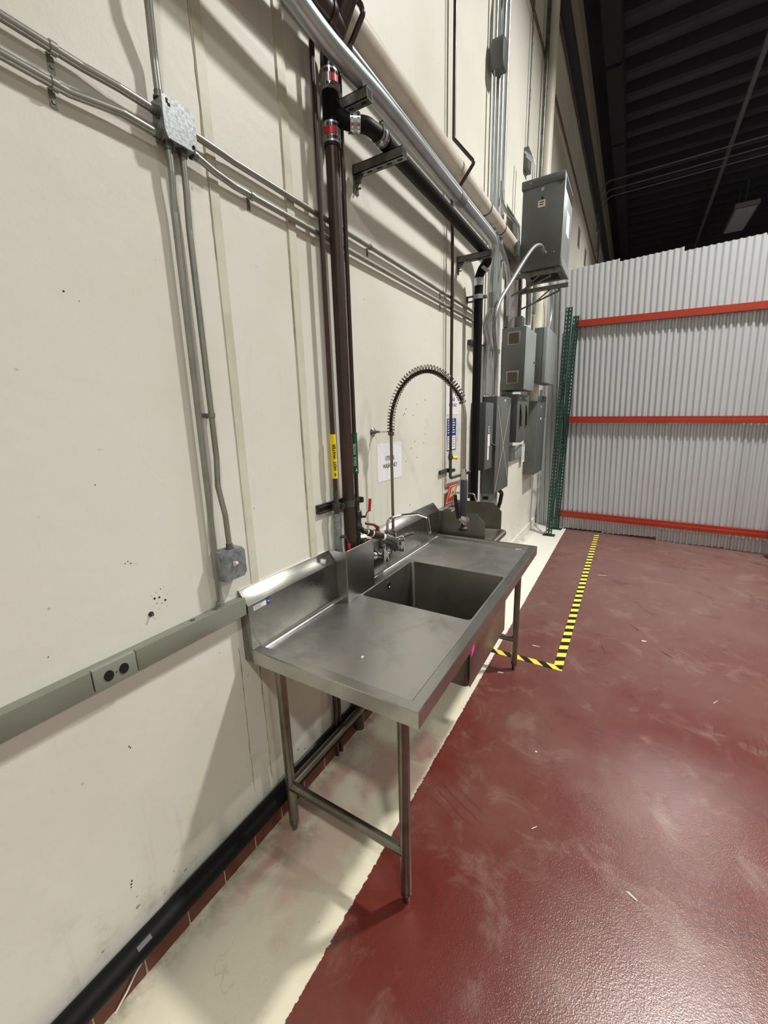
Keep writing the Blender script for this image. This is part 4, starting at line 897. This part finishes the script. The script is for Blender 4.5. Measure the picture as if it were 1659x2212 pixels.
# conduits around the panels
fx = thing('flexible_conduit', 'flexible grey conduit looping from the transformer face down to the panels', 'conduit', (.3, 4.4, 3.2))
tube('tube', catmull([(.372, 4.50, 3.262), (.372, 4.44, 3.262), (.360, 4.37, 3.290), (.325, 4.27, 3.255), (.290, 4.10, 3.120), (.245, 3.786, 2.851), (.215, 3.600, 2.680), (.205, 3.525, 2.568), (.190, 3.550, 2.485), (.165, 3.66, 2.41), (.135, 3.82, 2.32), (.106, 3.93, 2.18), (.106, 3.93, 1.96)], 6), .0165, m_grey2 if 0 else mat('flexible_conduit_grey', '8f9290', .42, .55), fx, seg=14)
lathe('connector', (.372, 4.50, 3.262), (0, -1, 0), [(0, .022), (.012, .022), (.014, .018), (.03, .017)], m_strut, fx)
for y, r, lab in ((3.800, .0125, 'leftmost of the tall vertical conduits beside the feed pipe, dark shaded'), (3.900, .0165, 'brightest tall vertical conduit below the hung splice box'), (4.005, .0125, 'third tall vertical conduit from the left in the bundle'), (4.130, .0165, 'rightmost tall vertical conduit of the bundle')):
    conduit('riser_conduit', lab, [(.060, y, 7.4), (.060, y, 1.955)], r=r, R=0, m=m_galv, group=None)
sb2 = thing('splice_box', 'grey conduit splice box high on the vertical conduit bundle', 'box', (.06, 3.83, 4.45))
prism('body', [(3.765, 4.44), (3.785, 4.40), (3.875, 4.40), (3.895, 4.44), (3.895, 4.56), (3.875, 4.60), (3.785, 4.60), (3.765, 4.56)], 'x', .03, .13, m_grey, sb2, bevel=.006)
box('side_cover', (.05, 3.895, 4.43), (.12, 3.900, 4.57), m_hole, sb2)
conduit('riser_conduit', 'curved shiny conduit sweeping up out of the splice box', [(.10, 3.86, 4.58), (.10, 3.87, 4.85), (.13, 3.95, 5.15), (.22, 4.10, 5.7), (.30, 4.2, 6.4)], r=.020, R=.25, m=m_galv)
conduit('wall_conduit', 'thin conduit bending from the bundle into the left of the transformer', [(.09, 3.98, 3.72), (.09, 3.99, 3.58), (.10, 4.12, 3.535), (.10, 4.40, 3.560), (.12, 4.50, 3.53), (.12, 4.50, 3.40)], r=.0125, R=.08, m=m_galv)
ce = thing('conduit_elbow', 'grey corner fitting at the lower left of the transformer', 'fitting', (.13, 4.5, 3.3))
box('body', (.105, 4.42, 3.27), (.146, 4.50, 3.39), m_strut, ce, bevel=.008)
lathe('gasket', (.12, 4.49, 3.38), (0, 0, 1), [(0, .02), (.03, .02)], m_blackrub, ce)
conduit('wall_conduit', 'wide galvanised conduit dropping from under the transformer to the vented cabinet', [(.10, 5.10, 3.30), (.10, 5.18, 3.05), (.10, 5.19, 2.78)], r=.030, R=.2, m=m_galv)
conduit('wall_conduit', 'grey conduit sweeping right of the downspout into the upper cabinet', [(.10, 6.30, 3.60), (.10, 6.66, 3.30), (.10, 6.62, 3.05), (.10, 6.30, 2.78)], r=.022, R=.25, m=m_galv)
hb = thing('hub_fitting', 'grey square hub on top of the vented cabinet', 'fitting', (.1, 4.9, 2.7))
box('body', (.05, 4.78, 2.64), (.13, 4.90, 2.80), m_zinc, hb, bevel=.004)
dsp = thing('downspout', 'cream painted vertical downspout passing behind the transformer', 'pipe', (.08, 5.86, 4)); tube('pipe', [(.075, 5.87, 7.3), (.075, 5.87, 1.945)], .055, m_white, dsp, seg=24)
conduit('riser_conduit', 'dark vertical conduit left of the cream downspout high on the wall', [(.05, 5.70, 7.3), (.05, 5.70, 3.0)], r=.022, R=0, m=m_strut)
tn = conduit('wall_conduit', 'thin vertical conduit ending in a small grey box above the transformer', [(.03, 5.10, 7.2), (.03, 5.10, 4.50)], r=.009, R=0, m=m_strut)
tbx = thing('splice_box', 'small grey box hanging on a thin conduit above the transformer', 'box', (.03, 5.15, 4.4))
box('body', (0, 5.06, 4.30), (.05, 5.22, 4.49), m_grey, tbx, bevel=.004)
for i, y in enumerate((5.30, 5.38)): conduit('riser_conduit', ('left', 'right')[i]+' of two short bright conduits standing on the transformer lid', [(.19, y-.62, 3.905), (.19, y-.62, 4.16), (.10, y-.60, 4.26)], r=.010, R=.06, m=m_galv)
conduit('wall_conduit', 'conduit stub entering the top of the dark disconnect switch', [(.06, 3.66, 2.36), (.06, 3.66, 1.888)], r=.012, R=0, m=m_galv)
cs = thing('conduit_support', 'small strut holding the vertical conduits left of the vented cabinet', 'bracket', (0, 3.8, 2.38))
boxes('strut', [((0, 3.45, 2.355), (.03, 4.25, 2.390))], m_dstrut, cs)
for x, y, r in ((.080, 3.74, .033), (.060, 3.90, .0175), (.06, 4.13, .0175)): lathe('clamp', (x, y, 2.355), (0, 0, 1), [(0, r), (0, r+.006), (.035, r+.006), (.035, r)], m_strut, cs, seg=16)

# ================================================================ CORRUGATED PARTITION
cpn = thing('corrugated_partition', 'tall galvanised corrugated metal partition closing the end of the aisle', 'partition', (1.5, 6.75, 0))
PITCH = .0685
def sheet(x0, x1, y0, y1, zb0, zb1, zt0, zt1):
    bm = bmesh.new(); n = int((x1-x0)/PITCH*12); rows = []
    for k in range(n+1):
        u = k/n; x = x0+(x1-x0)*u; y = y0+(y1-y0)*u+.0135*(sin(2*pi*(x/PITCH))+.18*sin(6*pi*(x/PITCH))); zb = zb0+(zb1-zb0)*u; zt = zt0+(zt1-zt0)*u
        rows.append([bm.verts.new((x-.0315*z, y, z)) for z in (zb, zb+(zt-zb)*.5, zt)])
    for a, b in zip(rows, rows[1:]):
        for j in range(2): bm.faces.new((a[j], b[j], b[j+1], a[j+1]))
    return fin('sheet', bm, m_corr, cpn, smooth=True, norm=False)
def py(x): return 6.775-.036*(x-.4)
sheet(.015, .46, 6.905, 6.900, .0, .0, 3.735, 3.742)
sheet(.30, 1.02, py(.3)+.004, py(1.02)-.006, .012, .022, 3.732, 3.748)
sheet(.995, 1.71, py(1.0), py(1.71)-.008, -.004, .030, 3.715, 3.733)
sheet(1.685, 2.47, py(1.7), py(2.47)-.008, -.028, -.012, 3.688, 3.706)
sheet(2.44, 3.35, py(2.45), py(3.3), -.03, -.03, 3.690, 3.71)
box('wall_gap', (.0, 6.93, 0), (.03, 6.96, 3.6), m_hole, cpn)
bm = bmesh.new(); abox(bm, (.46, 6.82, 0), (3.3, 6.84, .10)); fin('backing', bm, m_hole, cpn)

# ================================================================ PALLET RACK
rk = thing('pallet_rack', 'pallet rack frame with green uprights and orange-red beams against corrugated sheets', 'rack', (1.6, 6.5, 0))
def post(bx, by, tx, ztop, wx=.076, dy=.07, rows=61, yb=0):
    bm = bmesh.new(); p = .0508; t = .0025; zt = .02
    def q(x, y, z): return (x+(tx-bx)*z/ztop, y, z)
    def bxx(a, b):
        v = abox(bm, a, b)
        for vv in v: vv.co = Vector(q(*vv.co))
    x0 = bx-wx/2; cols = ((0, .012), (.024, .052), (.064, .076))
    for a, b in cols: bxx((x0+a, by, .02), (x0+b, by+t, ztop))
    n = int((ztop-.02)/p)
    for k in range(n+1):
        z = .02+k*p
        for a, b in ((.012, .024), (.052, .064)): bxx((x0+a, by, z), (x0+b, by+t, min(z+.022, ztop)))
    # flanges: perforated on the aisle side
    for a, b in ((0, .022), (.040, dy)): bxx((x0+wx-t, by+a, .02), (x0+wx, by+b, ztop)); bxx((x0, by+a, .02), (x0+t, by+b, ztop))
    for k in range(n+1):
        z = .02+k*p; bxx((x0+wx-t, by+.022, z), (x0+wx, by+.040, z+.024)); bxx((x0, by+.022, z), (x0+t, by+.040, z+.024))
    return fin('upright', bm, m_rack, rk)
PX0, PT0 = .322, .388
post(PX0, 6.235, PT0, 3.13); post(PX0+.040, 6.655, PT0+.040, 3.10)
post(2.905, 6.10, 2.96, 3.05); post(2.905, 6.52, 2.96, 3.05)
for x, y in ((PX0, 6.27), (PX0+.04, 6.69), (2.905, 6.14), (2.905, 6.56)): box('base_plate', (x-.08, y-.06, fz(x)), (x+.085, y+.05, fz(x)+.012), m_rack, rk, bevel=.002)
def brace(x0, y0, z0, y1, z1):
    for dx in (0,):
        tube('brace', [(x0+.0213*z0, y0, z0), (x0+.04+.0213*z1, y1, z1)], .014, m_rack, rk, seg=6)
for bx in (PX0,): 
    brace(bx, 6.30, .22, 6.66, .22); brace(bx, 6.30, .25, 6.66, 1.15); brace(bx, 6.30, 1.30, 6.66, 1.30); brace(bx, 6.30, 2.2, 6.66, 1.35); brace(bx, 6.30, 2.3, 6.66, 2.9)
brace(2.905, 6.17, .25, 6.53, 1.2); brace(2.905, 6.17, 2.2, 6.53, 1.3)
def beam(zt0, zt1, h, xl):
    """stepped box beam, left end to right end"""
    bm = bmesh.new(); prof = [(0, 0), (0, .56), (.024, .60), (.024, 1), (.055, 1), (.055, 0)]
    A = []
    for x, y, z in ((xl, 6.685, zt0), (2.90, 6.595, zt1)):
        A.append([bm.verts.new((x, y+a, z-h+b*h)) for a, b in prof])
    bm.faces.new(A[0]); bm.faces.new(A[1][::-1])
    for i in range(6): bm.faces.new((A[0][i], A[1][i], A[1][(i+1) % 6], A[0][(i+1) % 6]))
    b_ = fin('beam', bm, m_beam, rk)
    boxes('end_connector', [((xl-.012, 6.665, zt0-h-.055), (xl+.004, 6.72, zt0+.035))], m_beam if zt0 < 2 else m_rack, b_)
beam(3.046, 2.962, .088, .436); beam(1.729, 1.679, .089, .414); beam(.298, .273, .092, .395)

# ================================================================ HIGH IN THE ROOF
rp = thing('roof_pipe', 'long pale pipe running under the dark roof towards the back', 'pipe', (2.5, 12, 7.3)); tube('pipe', [(2.47, 7, 7.3), (2.58, 24, 7.3)], .045, m_pipe_c, rp, seg=12)
for i, (y, z) in enumerate(((12.1, 7.0), (12.55, 7.0), (12.9, 7.0))):
    conduit('roof_conduit', ('highest', 'middle', 'lowest')[i]+' of three thin conduits crossing the dark roof', [(.09, y-.0, 6.0-.3*i), (.09, y, 6.75), (.22, y, 7.0), (6.5, y-.15, 7.0)], r=.014, R=.15, m=m_pipe_c)
hw = thing('wall_pipe', 'dark horizontal pipe high along the left wall near the roof', 'pipe', (.1, 10, 6.5)); tube('pipe', [(.10, 2.5, 6.46), (.10, 22, 6.46)], .065, m_joist, hw, seg=14)
lf = thing('unlit_fixture', 'unlit flat light fixture hanging in the dark roof beyond the partition', 'light', (3.25, 15.8, 6.85))
box('housing', (3.0, 15.0, 6.80), (3.50, 16.75, 6.88), m_pipe_c, lf, bevel=.01); box('lens', (3.04, 15.04, 6.785), (3.46, 16.71, 6.80), mat('fixture_lens', '9aa0a4', .5), lf)
for y in (15.3, 16.4): tube('hanger_rod', [(3.25, y, 6.87), (3.25, y, 7.75)], .008, m_pipe_c, lf, seg=6)
box('end_cap', (3.0, 14.93, 6.79), (3.50, 15.0, 6.90), m_galv, lf)

# ================================================================ LITTER
def scrap(x, y, w_, l_, a, m, label, cat='litter', z=.0012):
    name = {'white_paper': 'paper_scrap', 'clear_film': 'film_scrap', 'dark_twig': 'twig'}[m.name]
    c_, s_ = cos(a), sin(a); z += fz(x)
    P_ = [(x+u*c_-v*s_, y+u*s_+v*c_, z) for u, v in ((-l_, -w_), (l_*.8, -w_*.7), (l_, w_*.4), (-l_*.6, w_))]
    o = quad(name, P_, m, None, th=.001); tag(o, label, cat)
m_foil = mat('clear_film', 'b9bdb9', .25, .3); m_dirt = mat('dark_twig', '2e1c18', .8)
import math as _m
for (x, y, w_, l_, a, mm, lab) in ((1.40, 1.46, .005, .022, -.5, m_foil, 'crumpled clear film strip on the red floor at lower right'),
        (1.03, 1.545, .0015, .016, .9, m_paper, 'thin white thread on the red floor near the front leg'),
        (.60, 2.58, .010, .022, .2, m_foil, 'crumpled white film beside the far front leg'),
        (.955, 1.98, .004, .006, .2, m_paper, 'small white crumb on the red floor mid aisle'),
        (1.21, 3.25, .002, .05, 1.9, m_dirt, 'dark twig on the red floor right of the tape corner'),
        (1.62, 3.42, .002, .05, 2.4, m_dirt, 'dark twig lying farthest right on the red floor'),
        (1.42, 3.75, .002, .05, 2.3, m_dirt, 'dark twig in the middle of the red floor'),
        (1.48, 3.55, .008, .018, .1, m_paper, 'white paper bit among the twigs'),
        (1.11, 4.9, .004, .05, .2, m_paper, 'pale streak of paper just right of the tape'),
        (.75, 3.05, .004, .03, .1, m_paper, 'white scrap between sink leg and hazard tape'),
        (1.85, 2.95, .003, .03, 1.0, m_foil, 'pale curl of film at the right edge of the floor')):
    scrap(x, y, w_, l_, a, mm, lab)

GROUPS = {'strut_bracket': 'strut brackets under the overhead pipes', 'wall_conduit': 'steel conduits on the wall', 'riser_conduit': 'vertical conduits on the wall',
          'roof_conduit': 'thin conduits under the roof', 'paper_sign': 'white paper signs on the wall', 'breaker_panel': 'breaker panels on the wall', 'notice': 'notices on the wall',
          'transformer_bracket': 'angle brackets under the transformer', 'galvanised_conduit': 'galvanised conduits along the wall', 'splice_box': 'small splice boxes on the conduits',
          'paper_scrap': 'litter on floor and worktop', 'film_scrap': 'litter on floor and worktop', 'twig': 'litter on floor and worktop', 'twist_tie': 'litter on floor and worktop'}
for o in bpy.data.objects:
    k = o.name.split('.')[0]
    if not o.parent and k in GROUPS and 'label' in o: o['group'] = GROUPS[k]
